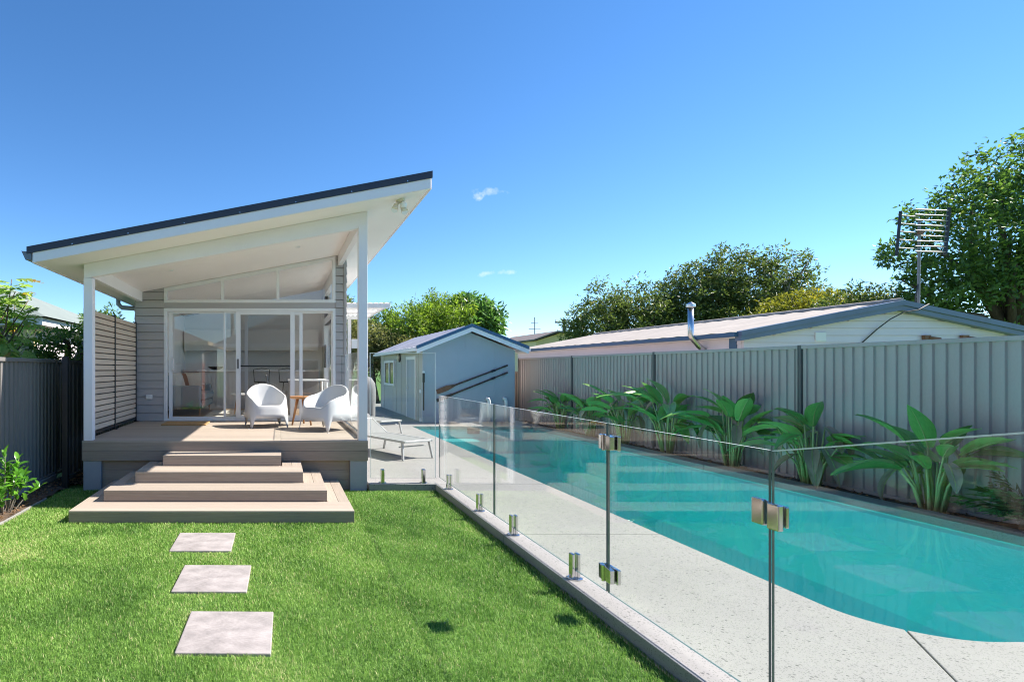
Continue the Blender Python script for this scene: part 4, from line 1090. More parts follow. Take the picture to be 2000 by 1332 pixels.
# shed door and window in the side wall
m = MB(); y0, y1 = 16.98, 18.24
for (a_, b_, c_, d_) in ((y0, y0 + 0.09, Z_POOL, 2.03), (y1 - 0.09, y1, Z_POOL, 2.03), (y0 + 0.09, y1 - 0.09, 1.93, 2.03)): m.box(SX0 - 0.035, SX0 - 0.002, a_, b_, c_, d_)
sdn = m.build('door', 'white_paint', shed)
m = MB(); m.box(SX0 - 0.02, SX0 - 0.002, y0 + 0.09, y1 - 0.09, Z_POOL, 1.93); m.build('door_panel', 'shed_grey_blue', sdn)
m = MB(); m.tube([(SX0 - 0.02, y1 - 0.2, 1.05), (SX0 - 0.07, y1 - 0.2, 1.05)], 0.03, 10); m.build('knob', 'lens_white', sdn)
m = MB(); y0, y1, z0, z1 = 20.16, 22.07, 1.02, 1.95
for (a_, b_, c_, d_) in ((y0, y0 + 0.12, z0, z1), (y1 - 0.12, y1, z0, z1), (y0 + 0.12, y1 - 0.12, z1 - 0.08, z1), (y0 + 0.12, y1 - 0.12, z0, z0 + 0.08), (21.0, 21.14, z0 + 0.08, z1 - 0.08)): m.box(SX0 - 0.04, SX0 - 0.002, a_, b_, c_, d_)
swn = m.build('window', 'white_paint', shed)
m = MB(); m.box(SX0 - 0.015, SX0 - 0.003, y0 + 0.12, y1 - 0.12, z0 + 0.08, z1 - 0.08); m.build('pane', 'screen_black', swn)
sl_ = thing('wall_lamp', 'round cream lamp on the shed wall between its window and door', 'lamp', (SX0, 19.3, 2.0))
m = MB(); m.tube([(SX0 - 0.005, 19.3, 2.02), (SX0 - 0.04, 19.3, 2.02)], 0.15, 20); m.build('base', 'black_metal', sl_)
m = MB(); m.tube([(SX0 - 0.041, 19.3, 2.02), (SX0 - 0.09, 19.3, 2.02), (SX0 - 0.12, 19.3, 2.02)], [0.13, 0.11, 0.05], 20); m.build('diffuser', 'lamp_cream', sl_, smooth=True)

# two oars hung on the gable wall
def oar(label, x0, z0, x1, z1, wide):
    t = thing('oar', label, 'oar', (x0, SY0 - 0.06, z0), group='oars on the shed wall')
    a = Vector((x0, SY0 - 0.05, z0)); b = Vector((x1, SY0 - 0.05, z1)); d = (b - a).normalized(); up = d.cross(Vector((0, 1, 0))).normalized()
    if up.z < 0: up = -up
    m = MB(); m.tube([a + d * 0.45, a + d * 1.6, b - d * 0.12, b], [0.026, 0.022, 0.02, 0.018], 10); m.build('shaft', 'oar_dark', t, smooth=True)
    m = MB(); pts = [a - up * wide * 0.9, a + up * wide * 0.9, a + d * 0.32 + up * wide, a + d * 0.6 + up * 0.022, a + d * 0.6 - up * 0.022, a + d * 0.32 - up * wide]
    m.prism([p - Vector((0, 0.009, 0)) for p in pts], (0, 0.018, 0)); m.build('blade', 'oar_brown' if wide > 0.06 else 'oar_dark', t, bevel=0.004)
    m = MB(); m.tube([b - d * 0.15, b + d * 0.01], 0.025, 10); m.build('grip', 'oar_dark', t)
    m = MB(); q = a + d * 1.75; m.tube([q - d * 0.06, q + d * 0.06], 0.032, 10); m.build('collar', 'black_metal', t)
    m = MB(); m.box(q.x - 0.012, q.x + 0.012, SY0 - 0.024, SY0 - 0.001, q.z - 0.03, q.z + 0.03); m.build('bracket', 'black_metal', t)
oar('upper dark wooden oar hung slanting on the shed gable', 4.52, 0.97, 6.56, 1.735, 0.075)
oar('lower dark wooden oar hung slanting on the shed gable', 4.52, 0.72, 6.56, 1.53, 0.05)
for (x, lab) in ((6.03, 'white plastic vent pipe on the shed wall, nearer the oars'), (6.52, 'white plastic vent pipe near the shed corner by the fence')):
    m = MB(); m.tube([(x, SY0 - 0.06, Z_POOL + 0.001), (x, SY0 - 0.06, 0.70), (x - 0.02, SY0 - 0.06, 0.77), (x - 0.09, SY0 - 0.06, 0.78)], 0.05, 12)
    tag(m.build('vent_pipe', 'pvc_white', None, smooth=True), lab, 'pipe', 'vent pipes on the shed wall')

# ================================================================ FENCES
def sheet_profile(length, pitch=0.125, depth=0.021):
    pts = [(0, 0)]; n = int(round(length / pitch)); p = length / n
    for i in range(n):
        o = i * p
        pts += [(o + p * 0.52, 0), (o + p * 0.58, depth), (o + p * 0.94, depth), (o + p, 0)]
    return pts
def steel_fence(name, label, x, posts, z0, z1, mat, side, sheets=4, cat='fence'):
    """runs along Y; side +1: ribs stand out to +X, -1 to -X"""
    f = thing(name, label, cat, (x, posts[0], z0))
    for a, b in zip(posts[:-1], posts[1:]):
        L = (b - a - 0.06) / sheets
        for k in range(sheets):
            y0 = a + 0.03 + k * L
            m = MB(); pr = sheet_profile(L)
            off = 0.003 * (k % 2)
            for (u0, d0), (u1, d1) in zip(pr[:-1], pr[1:]):
                m.poly([(x + side * (d0 + off), y0 + u0, z0 + 0.05), (x + side * (d1 + off), y0 + u1, z0 + 0.05), (x + side * (d1 + off), y0 + u1, z1 - 0.03), (x + side * (d0 + off), y0 + u0, z1 - 0.03)])
            m.build('sheet', mat, f)
        for (za, zb) in ((z1 - 0.05, z1), (z0 + 0.02, z0 + 0.07)):
            m = MB(); m.box(x - 0.026, x + 0.046 if side > 0 else x + 0.026, a + 0.028, b - 0.028, za, zb) if side > 0 else m.box(x - 0.046, x + 0.026, a + 0.028, b - 0.028, za, zb)
            m.build('rail', mat, f, bevel=0.004)
    for p in posts:
        m = MB(); m.box(x - 0.048, x + 0.048, p - 0.026, p - 0.006, z0, z1 + 0.004); m.box(x - 0.048, x + 0.048, p + 0.006, p + 0.026, z0, z1 + 0.004); m.box(x - 0.030, x + 0.030, p - 0.0061, p + 0.0061, z0, z1)
        m.build('post', 'fence_dark', f)
    return f
steel_fence('steel_fence', 'long grey ribbed steel fence behind the pool plants', 7.44, [1.73, 4.85, 7.96, 11.07, 14.18, 17.36], 0.03, 1.968, 'fence_grey', -1, 4)
steel_fence('steel_fence', 'dark grey ribbed steel fence beside the leafy garden bed', -3.40, [1.9, 5.0, 8.35, 11.6, 14.8], 0.03, 1.775, 'fence_left', 1, 4)
steel_fence('steel_fence', 'lower brown steel fence between the shed and the white house', 7.5, [17.5, 20.5, 23.5, 26.5], 0.03, 1.56, 'brown_roof', -1, 3)
m = MB(); m.box(-3.36, -3.33, 2.0, 8.3, -0.02, 0.075); tag(m.build('fence_plinth', 'plinth_blue', None, bevel=0.004), 'blue-grey concrete plinth along the foot of the dark fence', 'plinth')
m = MB()
# side gate standing open next to the cabin
sg = thing('side_gate', 'dark ribbed steel side gate on a black post beside the cabin', 'gate', (-2.95, 7.68, 0))
m.box(-2.99, -2.915, 7.63, 7.70, -0.02, 1.80); m.build('post', 'black_metal', sg, bevel=0.004)
m = MB(); pr = sheet_profile(1.0, 0.17)
for (u0, d0), (u1, d1) in zip(pr[:-1], pr[1:]): m.poly([(-2.99 - d0, 7.74 + u0, 0.10), (-2.99 - d1, 7.74 + u1, 0.10), (-2.99 - d1, 7.74 + u1, 1.75), (-2.99 - d0, 7.74 + u0, 1.75)])
m.build('sheet', 'fence_dark', sg)
for (za, zb) in ((0.09, 0.13), (1.72, 1.76)):
    m = MB(); m.box(-3.03, -2.97, 7.72, 8.75, za, zb); m.build('rail', 'fence_dark', sg)
for z in (0.35, 1.5):
    m = MB(); m.tube([(-2.955, 7.715, z), (-2.955, 7.715, z + 0.1)], 0.012, 8); m.build('hinge', 'black_metal', sg)

# ================================================================ NEIGHBOURS
# white house with blue trim beyond the pool fence
nh = thing('neighbour_house', 'white weatherboard house with blue gutter beyond the pool fence', 'house', (12, 11, 0))
NX0, NX1, NY0, NY1, NAX, NAZ, NEZ = 9.15, 15.3, 11.05, 21.5, 12.14, 2.955, 2.385
nr = lambda x: NAZ - (0.1905 if x < NAX else 0.215) * abs(x - NAX)
m = MB(); m.prism([(NX0, NY0, 0), (NX1, NY0, 0), (NX1, NY0, nr(NX1) - 0.1), (NAX, NY0, NAZ - 0.1), (NX0, NY0, nr(NX0) - 0.1)], (0, 0.1, 0)); ngw = m.build('gable_wall', 'neighbour_white', nh)
z = 1.6
while z < 2.85:
    half = (NAZ - 0.1 - z - 0.10) / 0.1905
    x0 = max(NX0, NAX - half); x1 = min(NX1, NAX + half * 0.9)
    if x1 - x0 > 0.2:
        mm = MB(); mm.prism([(x0, NY0 - 0.034, z), (x0, NY0 - 0.002, z), (x0, NY0 - 0.002, z + 0.131), (x0, NY0 - 0.018, z + 0.131)], (x1 - x0, 0, 0)); mm.build('weatherboard', 'neighbour_white', ngw)
    z += 0.14
m = MB(); m.box(NX0, NX0 + 0.1, NY0 + 0.101, NY1, 0, nr(NX0) - 0.1); nsw = m.build('side_wall', 'neighbour_white', nh)
z = 1.7
while z < 2.2:
    mm = MB(); mm.prism([(NX0 - 0.022, NY0 + 0.03, z), (NX0 - 0.002, NY0 + 0.03, z), (NX0 - 0.002, NY0 + 0.03, z + 0.15), (NX0 - 0.007, NY0 + 0.03, z + 0.15)], (0, NY1 - NY0 - 0.03, 0)); mm.build('weatherboard', 'neighbour_white', nsw); z += 0.14
m = MB(); m.box(NX0 - 0.03, NX0 + 0.02, NY0 + 0.12, NY0 + 0.30, 0.3, nr(NX0) - 0.12); m.build('corner_post', 'trim_blue', nh)
for (xa, xb) in ((8.98, NAX), (NAX, 15.6)):
    m = MB(); nn = 44; ys_ = [NY0 - 0.14 + (NY1 - NY0 + 0.3) * k / nn for k in range(nn + 1)]
    for k in range(nn):
        za, zb = (0.018 if k % 2 else 0.0), (0.0 if k % 2 else 0.018)
        m.poly([(xa, ys_[k], nr(xa) + za), (xb, ys_[k], nr(xb) + za), (xb, ys_[k + 1], nr(xb) + zb), (xa, ys_[k + 1], nr(xa) + zb)])
    rf = m.build('roof', 'neighbour_roof', nh)
    m = MB(); m.prism([(xa, NY0 - 0.16, nr(xa) - 0.17), (xb, NY0 - 0.16, nr(xb) - 0.17), (xb, NY0 - 0.16, nr(xb) - 0.08), (xa, NY0 - 0.16, nr(xa) - 0.08)], (0, 0.14, 0)); m.build('barge_board', 'barge_blue_grey', rf)
    m = MB(); m.prism([(xa, NY0 - 0.185, nr(xa) - 0.077), (xb, NY0 - 0.185, nr(xb) - 0.077), (xb, NY0 - 0.185, nr(xb) + 0.022), (xa, NY0 - 0.185, nr(xa) + 0.022)], (0, 0.12, 0)); m.build('barge_capping', 'barge_blue_grey', rf)
m = MB(); m.tube([(NAX, NY0 - 0.14, NAZ + 0.02), (NAX, NY1 + 0.1, NAZ + 0.02)], 0.05, 8); m.build('ridge_cap', 'neighbour_roof', nh)
m = MB(); m.box(8.90, 8.98, NY0 - 0.1, NY1 + 0.1, nr(8.98) - 0.085, nr(8.98) + 0.0); m.build('gutter', 'trim_blue', nh)
m = MB(); m.box(8.985, NX0 - 0.001, NY0 - 0.1, NY1, nr(9.0) - 0.11, nr(9.0) - 0.09); m.build('eave_lining', 'white_paint', nh)
m = MB(); m.box(10.55, 10.76, NY0 - 0.05, NY0 - 0.028, 2.18, 2.36); m.build('vent_cover', 'pvc_white', nh, bevel=0.004)
for x in (12.72, 13.47):
    m = MB(); m.box(x - 0.06, x + 0.06, NY0 - 0.09, NY0 - 0.03, 2.20, 2.30); m.tube([(x + 0.03, NY0 - 0.08, 2.25), (x + 0.2, NY0 - 0.12, 2.22)], 0.03, 8); m.build('wall_bracket', 'oar_brown', nh)
m = MB(); m.tube([(12.62, NY0 - 0.19, 2.9), (12.4, NY0 - 0.2, 2.78), (12.12, NY0 - 0.2, 2.74), (11.9, NY0 - 0.15, 2.6), (11.75, NY0 - 0.06, 2.42), (11.45, NY0 - 0.06, 2.15)], 0.011, 8)
m.build('aerial_cable', 'cable_black', nh, smooth=True)
# flue
fl = thing('flue', 'shiny metal flue pipe rising past the blue gutter', 'flue', (8.85, 12.0, 2))
m = MB(); m.tube([(9.12, 12.0, 2.02), (9.0, 12.0, 2.12), (8.85, 12.0, 2.30), (8.82, 12.0, 2.36), (8.82, 12.0, 2.95)], 0.055, 12); m.build('pipe', 'brushed_steel', fl, smooth=True)
m = MB(); m.lathe([(0.055, 0), (0.09, 0.0), (0.09, 0.05), (0.02, 0.10), (0.001, 0.10)], (8.82, 12.0, 2.97), 14); m.build('cowl', 'brushed_steel', fl)
# television aerial
an = thing('tv_aerial', 'old phased-array television aerial on the ridge of the white house', 'aerial', (12.78, 11.2, 2.8))
ax, ay = 12.80, 11.2
m = MB(); m.tube([(ax, ay, 2.80), (ax + 0.02, ay, 4.62)], 0.022, 8); m.build('mast', 'aerial_grey', an)
m = MB(); m.tube([(ax - 0.66, ay - 0.2, 3.86), (ax - 0.58, ay - 0.2, 4.74)], 0.026, 6); m.build('reflector_bar', 'black_metal', an)
m = MB(); m.tube([(ax + 0.72, ay + 0.15, 3.96), (ax + 0.80, ay + 0.15, 4.92)], 0.030, 6); m.build('reflector_bar', 'black_metal', an)
for k in range(9):
    z = 3.98 + k * 0.105
    m = MB(); m.tube([(ax - 0.12, ay - 0.05, z), (ax + 0.75 + 0.008 * k, ay + 0.15, z + 0.03)], 0.013, 6); m.build('element', 'aerial_grey', an)
for k in range(5):
    z = 4.02 + k * 0.16
    m = MB(); m.tube([(ax - 0.62 + 0.012 * k, ay - 0.2, z), (ax + 0.02, ay, z + 0.02)], 0.011, 6); m.build('element', 'aerial_grey', an)
m = MB(); m.box(ax - 0.05, ax + 0.05, ay - 0.06, ay - 0.02, 4.33, 4.39); m.build('junction_box', 'oar_brown', an)
m = MB(); m.tube([(ax - 0.08, ay - 0.02, 2.85), (ax - 0.09, ay - 0.03, 3.1), (ax, ay, 3.35)], 0.012, 6); m.build('stay', 'cable_black', an)

# cream house in the distance and power pole
ch = thing('cream_house', 'distant cream gabled house between the shed and the trees', 'house', (20, 42, 0))
m = MB(); m.prism([(18.3, 40, 0), (21.6, 40, 0), (21.6, 40, 4.1), (20.0, 40, 4.2), (18.3, 40, 3.65)], (0, 7, 0)); m.build('wall', 'cream_wall', ch)
m = MB(); m.prism([(18.0, 39.6, 3.66), (19.7, 39.6, 4.24), (22.3, 39.6, 4.1), (22.3, 39.6, 4.2), (19.7, 39.6, 4.36), (18.0, 39.6, 3.76)], (0, 7.8, 0)); m.build('roof', 'brown_roof', ch)
m = MB(); m.box(19.0, 19.6, 39.97, 39.999, 2.6, 3.3); m.build('window', 'screen_black', ch)
pp = thing('power_pole', 'dark timber power pole above the cream house', 'pole', (25.4, 50, 0))
m = MB(); m.tube([(25.4, 50, 0), (25.4, 50, 6.1)], [0.17, 0.13], 10); m.build('pole', 'power_pole', pp)
for z, wd in ((5.75, 0.85), (3.75 + 1.1, 0.7)):
    m = MB(); m.box(25.4 - wd, 25.4 + wd, 49.85, 49.95, z, z + 0.12); m.build('cross_arm', 'power_pole', pp)
    for dx in (-wd + 0.06, wd - 0.06):
        m = MB(); m.tube([(25.4 + dx, 49.9, z + 0.12), (25.4 + dx, 49.9, z + 0.3)], 0.05, 8); m.build('insulator', 'pvc_white', pp)
m = MB(); m.tube([(21.4, 47, 3.9), (21.4, 47, 6.0)], 0.035, 6); m.tube([(20.9, 47, 5.0), (21.9, 47, 5.0)], 0.025, 6); m.tube([(21.1, 47, 5.5), (21.7, 47, 5.5)], 0.025, 6)
tag(m.build('thin_mast', 'aerial_grey'), 'thin aerial mast standing beside the power pole', 'mast')

# house over the dark fence: white eave, pale green roof, lattice
lh = thing('lattice_house', 'white house with pale green roof and lattice beyond the dark fence', 'house', (-7.5, 12, 0))
m = MB(); m.box(-14, -5.25, 12.0, 18, 0, 2.54); m.build('wall', 'neighbour_white', lh)
m = MB(); m.prism([(-14, 11.6, 2.55), (-4.95, 11.6, 2.55), (-4.95, 18.4, 2.55), (-14, 18.4, 2.55)], (0, 0, 0.16)); m.build('fascia', 'white_paint', lh)
m = MB(); m.faces([(-14, 11.5, 2.72), (-4.85, 11.5, 2.72), (-4.85, 18.5, 2.72), (-14, 18.5, 2.72), (-14, 15, 4.2), (-8.3, 15, 4.2)], [(0, 1, 5, 4), (1, 2, 5), (2, 3, 4, 5)]); m.build('roof', 'pale_green_roof', lh)
m = MB(); m.box(-5.9, -5.26, 11.9, 11.98, 1.9, 2.5); m.build('cream_panel', 'cream_wall', lh)
def lattice(name, label, x0, x1, y, z0, z1, mat, wavy=0.0, cell=0.10):
    t = thing(name, label, 'lattice', ((x0 + x1) / 2, y, z0))
    n = int((x1 - x0) / cell)
    for i in range(n + 1):
        x = x0 + i * cell; zt = z1 + wavy * math.sin(i * cell * 7)
        m = MB(); m.box(x - 0.02, x + 0.02, y - 0.009, y, z0, zt); m.build('slat', mat, t)
    k = int((z1 - z0) / cell)
    for j in range(k + 1):
        z = z0 + j * cell
        m = MB(); m.box(x0, x1, y + 0.0005, y + 0.009, z - 0.02, z + 0.02); m.build('slat', mat, t)
    return t
lattice('lattice_screen', 'black lattice panel under the white eave of the next house', -6.8, -5.4, 11.3, 1.95, 2.5, 'black_metal', 0.0, 0.115)
lattice('lattice_screen', 'grey wavy-topped lattice panel rising behind the dark fence', -4.95, -4.02, 8.9, 1.55, 2.06, 'lattice_grey', 0.03, 0.085)

# ---- what the door glass mirrors: the houses behind the lawn
m = MB(); m.poly([(-3.3, -4.6, 0.004), (2.0, -4.6, 0.004), (2.0, 1.2, 0.004), (-3.3, 1.2, 0.004)]); struct('added_dark_paving', m, 'added_dark_paving')  # unseen dark ground, added to dull the lawn's green reflection in the door
rh = thing('rear_house', 'cream house with dark tiled roof mirrored in the sliding door', 'house', (1.5, -7, 0))
m = MB(); m.box(-2.6, 9, -11, -4.6, 0, 2.7); m.build('wall', 'cream_wall', rh)
m = MB(); m.faces([(-3.0, -4.0, 2.75), (9.5, -4.0, 2.75), (9.5, -11.5, 2.75), (-3.0, -11.5, 2.75), (0.6, -7.7, 4.7), (7, -7.7, 4.7)], [(0, 1, 5, 4), (1, 2, 5), (2, 3, 4, 5), (3, 0, 4)]); m.build('roof', 'tile_roof', rh)
m = MB(); m.box(-3.02, 9.52, -4.06, -3.96, 2.62, 2.76); m.build('gutter', 'white_paint', rh)
for x in (0.4, 3.2, 6.0):
    m = MB(); m.box(x, x + 1.4, -4.6 + 0.001, -4.56, 0.4, 2.1); o = m.build('window', 'window_white', rh)
    m = MB(); m.box(x + 0.08, x + 1.32, -4.559, -4.55, 0.48, 2.02); m.build('pane', 'screen_black', o)
bh = thing('brick_house', 'red brick house with yellow eaves mirrored in the open door leaf', 'house', (-7.5, -4, 0))
m = MB(); m.box(-12, -3.4, -9, -3.2, 0, 1.9); m.build('brick_wall', 'brick', bh)
m = MB(); m.box(-12, -3.41, -9, -3.21, 1.9, 2.8); m.build('upper_wall', 'shed_side', bh)
m = MB(); m.faces([(-12.4, -2.7, 2.8), (-3.1, -2.7, 2.8), (-3.1, -9.5, 2.8), (-12.4, -9.5, 2.8), (-9.5, -6, 4.4), (-7, -6, 4.4)], [(0, 1, 5, 4), (1, 2, 5), (2, 3, 4, 5), (3, 0, 4)]); m.build('roof', 'brown_roof', bh)
m = MB(); m.box(-12.4, -3.08, -2.74, -2.66, 2.66, 2.82); m.box(-3.14, -3.06, -9.5, -2.745, 2.66, 2.82); m.build('fascia', 'cream_wall', bh)
# ================================================================ INSIDE THE CABIN
ZF = Z_DECK + 0.006
sofa = thing('sofa', 'grey-blue fabric sofa against the wall inside the sliding door', 'sofa', (-2.1, 12.4, ZF))
m = MB(); m.box(-2.55, -1.62, 11.65, 13.35, ZF + 0.14, ZF + 0.30); m.build('base', 'sofa_blue', sofa, bevel=0.03, seg=3)
m = MB(); m.box(-2.57, -2.33, 11.66, 13.34, ZF + 0.302, ZF + 0.82); m.build('backrest', 'sofa_blue', sofa, bevel=0.06, seg=3)
for y0, y1 in ((11.55, 11.72), (13.28, 13.45)):
    m = MB(); m.box(-2.56, -1.66, y0, y1, ZF + 0.16, ZF + 0.62); m.build('armrest', 'sofa_blue', sofa, bevel=0.05, seg=3)
for y0, y1 in ((11.73, 12.49), (12.50, 13.27)):
    m = MB(); m.box(-2.32, -1.58, y0, y1, ZF + 0.302, ZF + 0.46); m.build('seat_cushion', 'sofa_blue', sofa, bevel=0.05, seg=3)
for x in (-2.48, -1.70):
    for y in (11.72, 13.28):
        m = MB(); m.tube([(x, y, ZF + 0.14), (x, y, ZF + 0.001)], [0.022, 0.014], 8); m.build('leg', 'orange_wood', sofa)
def cushion(label, c, mat, rz, tilt=0.35):
    m = MB(); n = 10; S = 0.22; vs = []; fs = []
    for sgn in (1, -1):
        for i in range(n + 1):
            for j in range(n + 1):
                u, v = 2 * i / n - 1, 2 * j / n - 1
                th = 0.075 * (1 - u ** 4) ** 0.6 * (1 - v ** 4) ** 0.6
                pin = 1 - 0.06 * (1 - abs(u) ** 2) * (abs(v) ** 3) 
                vs.append((u * S * (1 - 0.05 * (1 - v * v)), sgn * th, v * S * pin))
    N1 = (n + 1) ** 2
    for q in range(2):
        for i in range(n):
            for j in range(n):
                a = q * N1 + i * (n + 1) + j; f = (a, a + n + 1, a + n + 2, a + 1)
                fs.append(f if q else f[::-1])
    m.faces(vs, fs)
    o = put('cushion', m.mesh('cushion', mat, True), None, loc=c, rot=(-tilt, 0, rz)); tag(o, label, 'cushion', 'cushions on the sofa')
cushion('cream textured cushion leaning on the far end of the sofa', (-2.02, 13.0, ZF + 0.68), 'cushion_cream', R(35))
cushion('pale plain cushion at the near end of the sofa', (-2.22, 12.0, ZF + 0.68), 'rug', R(60))
cushion('brown cushion tucked between the two pale ones', (-2.22, 12.5, ZF + 0.66), 'cushion_brown', R(55))
isl = thing('kitchen_island', 'white panelled kitchen island with a pale top inside the cabin', 'kitchen island', (-0.6, 14.0, ZF))
m = MB(); m.box(-2.0, 0.55, 13.72, 14.3, ZF, ZF + 0.90); body = m.build('cabinet', 'panel_white', isl)
for k in range(25):
    x = -2.0 + k * 0.102; m = MB(); m.box(x + 0.003, x + 0.099, 13.708, 13.7195, ZF + 0.02, ZF + 0.89); m.build('panel_board', 'panel_white', body, bevel=0.003)
m = MB(); m.box(-2.04, 0.60, 13.62, 14.34, ZF + 0.901, ZF + 0.94); m.build('counter_top', 'lens_white', isl, bevel=0.004)
m = MB(); m.lathe([(0.05, 0.0), (0.14, 0.03), (0.21, 0.085), (0.20, 0.085), (0.13, 0.035), (0.001, 0.012)], (-1.62, 13.95, ZF + 0.941), 24); tag(m.build('bowl', 'black_metal', None, smooth=True), 'dark bowl on the kitchen island', 'bowl')
m = MB(); m.box(-2.55, 1.0, 14.55, 15.05, ZF, ZF + 0.9); kb = thing('kitchen_bench', 'dark kitchen bench and shelves along the back wall of the cabin', 'kitchen bench', (-0.8, 14.8, ZF)); m.build('cabinet', 'trim_grey', kb)
m = MB(); m.box(-2.55, 1.0, 14.75, 15.05, ZF + 1.45, ZF + 2.0); m.build('wall_cupboard', 'panel_white', kb)
m = MB(); m.box(-0.6, 0.0, 14.52, 14.549, ZF + 0.15, ZF + 0.8); m.build('oven', 'screen_black', kb)
m = MB(); m.box(-2.55, 1.0, 14.53, 15.05, ZF + 0.901, ZF + 0.94); m.build('counter_top', 'panel_white', kb)
ct = thing('coffee_table', 'round white coffee table on wooden legs inside the door', 'table', (-0.75, 11.75, ZF))
m = MB(); m.lathe([(0.001, 0.42), (0.30, 0.42), (0.31, 0.435), (0.30, 0.45), (0.001, 0.45)], (-0.75, 11.75, ZF), 32); m.build('table_top', 'lens_white', ct)
for a in (45, 165, 285):
    m = MB(); m.tube([(-0.75 + 0.16 * math.cos(R(a)), 11.75 + 0.16 * math.sin(R(a)), ZF + 0.42), (-0.75 + 0.24 * math.cos(R(a)), 11.75 + 0.24 * math.sin(R(a)), ZF + 0.001)], [0.024, 0.016], 10); m.build('leg', 'orange_wood', ct)
for i, x in enumerate((-0.45, 0.15)):
    t = thing('bar_stool', ['black wire bar stool nearer the sofa side of the island', 'black wire bar stool at the window end of the island'][i], 'stool', (x, 13.35, ZF), group='bar stools at the island')
    m = MB(); m.lathe([(0.001, 0.64), (0.18, 0.64), (0.19, 0.655), (0.18, 0.67), (0.001, 0.67)], (x, 13.35, ZF), 24); m.build('seat', 'black_metal', t)
    for a in (45, 135, 225, 315):
        m = MB(); m.tube([(x + 0.11 * math.cos(R(a)), 13.35 + 0.11 * math.sin(R(a)), ZF + 0.64), (x + 0.2 * math.cos(R(a)), 13.35 + 0.2 * math.sin(R(a)), ZF + 0.001)], 0.009, 6); m.build('leg', 'black_metal', t)
    m = MB(); m.tube([(x - 0.17, 13.22, ZF + 0.66), (x - 0.19, 13.20, ZF + 0.95), (x, 13.17, ZF + 0.98), (x + 0.19, 13.20, ZF + 0.95), (x + 0.17, 13.22, ZF + 0.66)], 0.009, 6); m.build('back_hoop', 'black_metal', t)
dt = thing('dining_table', 'pale dining table by the window inside the cabin', 'table', (0.55, 12.2, ZF))
m = MB(); m.box(0.15, 1.0, 11.5, 12.9, ZF + 0.71, ZF + 0.74); m.build('table_top', 'lens_white', dt, bevel=0.004)
for x in (0.2, 0.95):
    for y in (11.56, 12.84):
        m = MB(); m.tube([(x, y, ZF + 0.71), (x, y, ZF + 0.001)], [0.025, 0.018], 8); m.build('leg', 'lens_white', dt)
for i, (x, y) in enumerate(((-0.05, 11.9), (-0.05, 12.5))):
    t = thing('wire_chair', ['grey shell dining chair on thin legs, nearest the sliding door', 'grey shell dining chair on thin legs, farther into the room'][i], 'chair', (x, y, ZF), group='dining chairs')
    m = MB(); m.box(x - 0.2, x + 0.2, y - 0.2, y + 0.2, ZF + 0.44, ZF + 0.465); m.build('seat', 'trim_grey', t, bevel=0.012, seg=2)
    m = MB(); m.prism([(x - 0.20, y - 0.2, ZF + 0.466), (x - 0.175, y - 0.2, ZF + 0.466), (x - 0.25, y - 0.18, ZF + 0.84), (x - 0.275, y - 0.18, ZF + 0.84)], (0, 0.38, 0)); m.build('backrest', 'trim_grey', t, bevel=0.01, seg=2)
    for dx in (-0.17, 0.17):
        for dy in (-0.17, 0.17):
            m = MB(); m.tube([(x + dx * 0.7, y + dy * 0.7, ZF + 0.44), (x + dx * 1.2, y + dy * 1.2, ZF + 0.001)], 0.009, 6); m.build('leg', 'black_metal', t)
m = MB(); m.box(1.07, 1.108, 13.55, 14.4, ZF + 1.0, ZF + 1.55); tag(m.build('television', 'screen_black', None, bevel=0.004), 'black flat television on the side wall inside the cabin', 'television')
m = MB(); m.box(-1.55, -0.2, 11.0, 12.9, ZF + 0.001, ZF + 0.011); tag(m.build('floor_rug', 'rug'), 'pale woven rug on the cabin floor', 'rug')

# ================================================================ VEGETATION
def leaf_mesh(name, P, D, Ln, Wd, tint, mat, fold=0.15, seed=0):
    """one mesh of many leaf faces: P base points, D directions (unit), two triangles each bent along the rib"""
    rg = np.random.default_rng(seed + 77)
    n = len(P)
    ref = rg.normal(size=(n, 3)); ref[:, 2] += 0.6
    S = np.cross(D, ref); S /= (np.linalg.norm(S, axis=1, keepdims=True) + 1e-9)
    Nn = np.cross(S, D)
    Ln = Ln[:, None]; Wd = Wd[:, None]
    v0 = P; v1 = P + D * Ln * 0.45 + S * Wd * 0.5 + Nn * Wd * fold; v2 = P + D * Ln - Nn * Ln * 0.12; v3 = P + D * Ln * 0.45 - S * Wd * 0.5 + Nn * Wd * fold
    V = np.stack([v0, v1, v2, v3], 1).reshape(-1, 3).astype(np.float32)
    me = bpy.data.meshes.new(name)
    me.vertices.add(len(V)); me.vertices.foreach_set('co', V.ravel())
    idx = np.arange(n, dtype=np.int32)[:, None] * 4
    F = np.concatenate([idx + np.array([[0, 1, 2]]), idx + np.array([[0, 2, 3]])], 1).reshape(-1).astype(np.int32)
    me.loops.add(len(F)); me.loops.foreach_set('vertex_index', F)
    nf = n * 2
    me.polygons.add(nf); me.polygons.foreach_set('loop_start', np.arange(nf, dtype=np.int32) * 3); me.polygons.foreach_set('loop_total', np.full(nf, 3, np.int32))
    at = me.attributes.new('tint', 'FLOAT', 'POINT'); at.data.foreach_set('value', np.repeat(tint, 4).astype(np.float32))
    me.materials.append(MATS[mat]); me.update(calc_edges=True); me.validate()
    return me
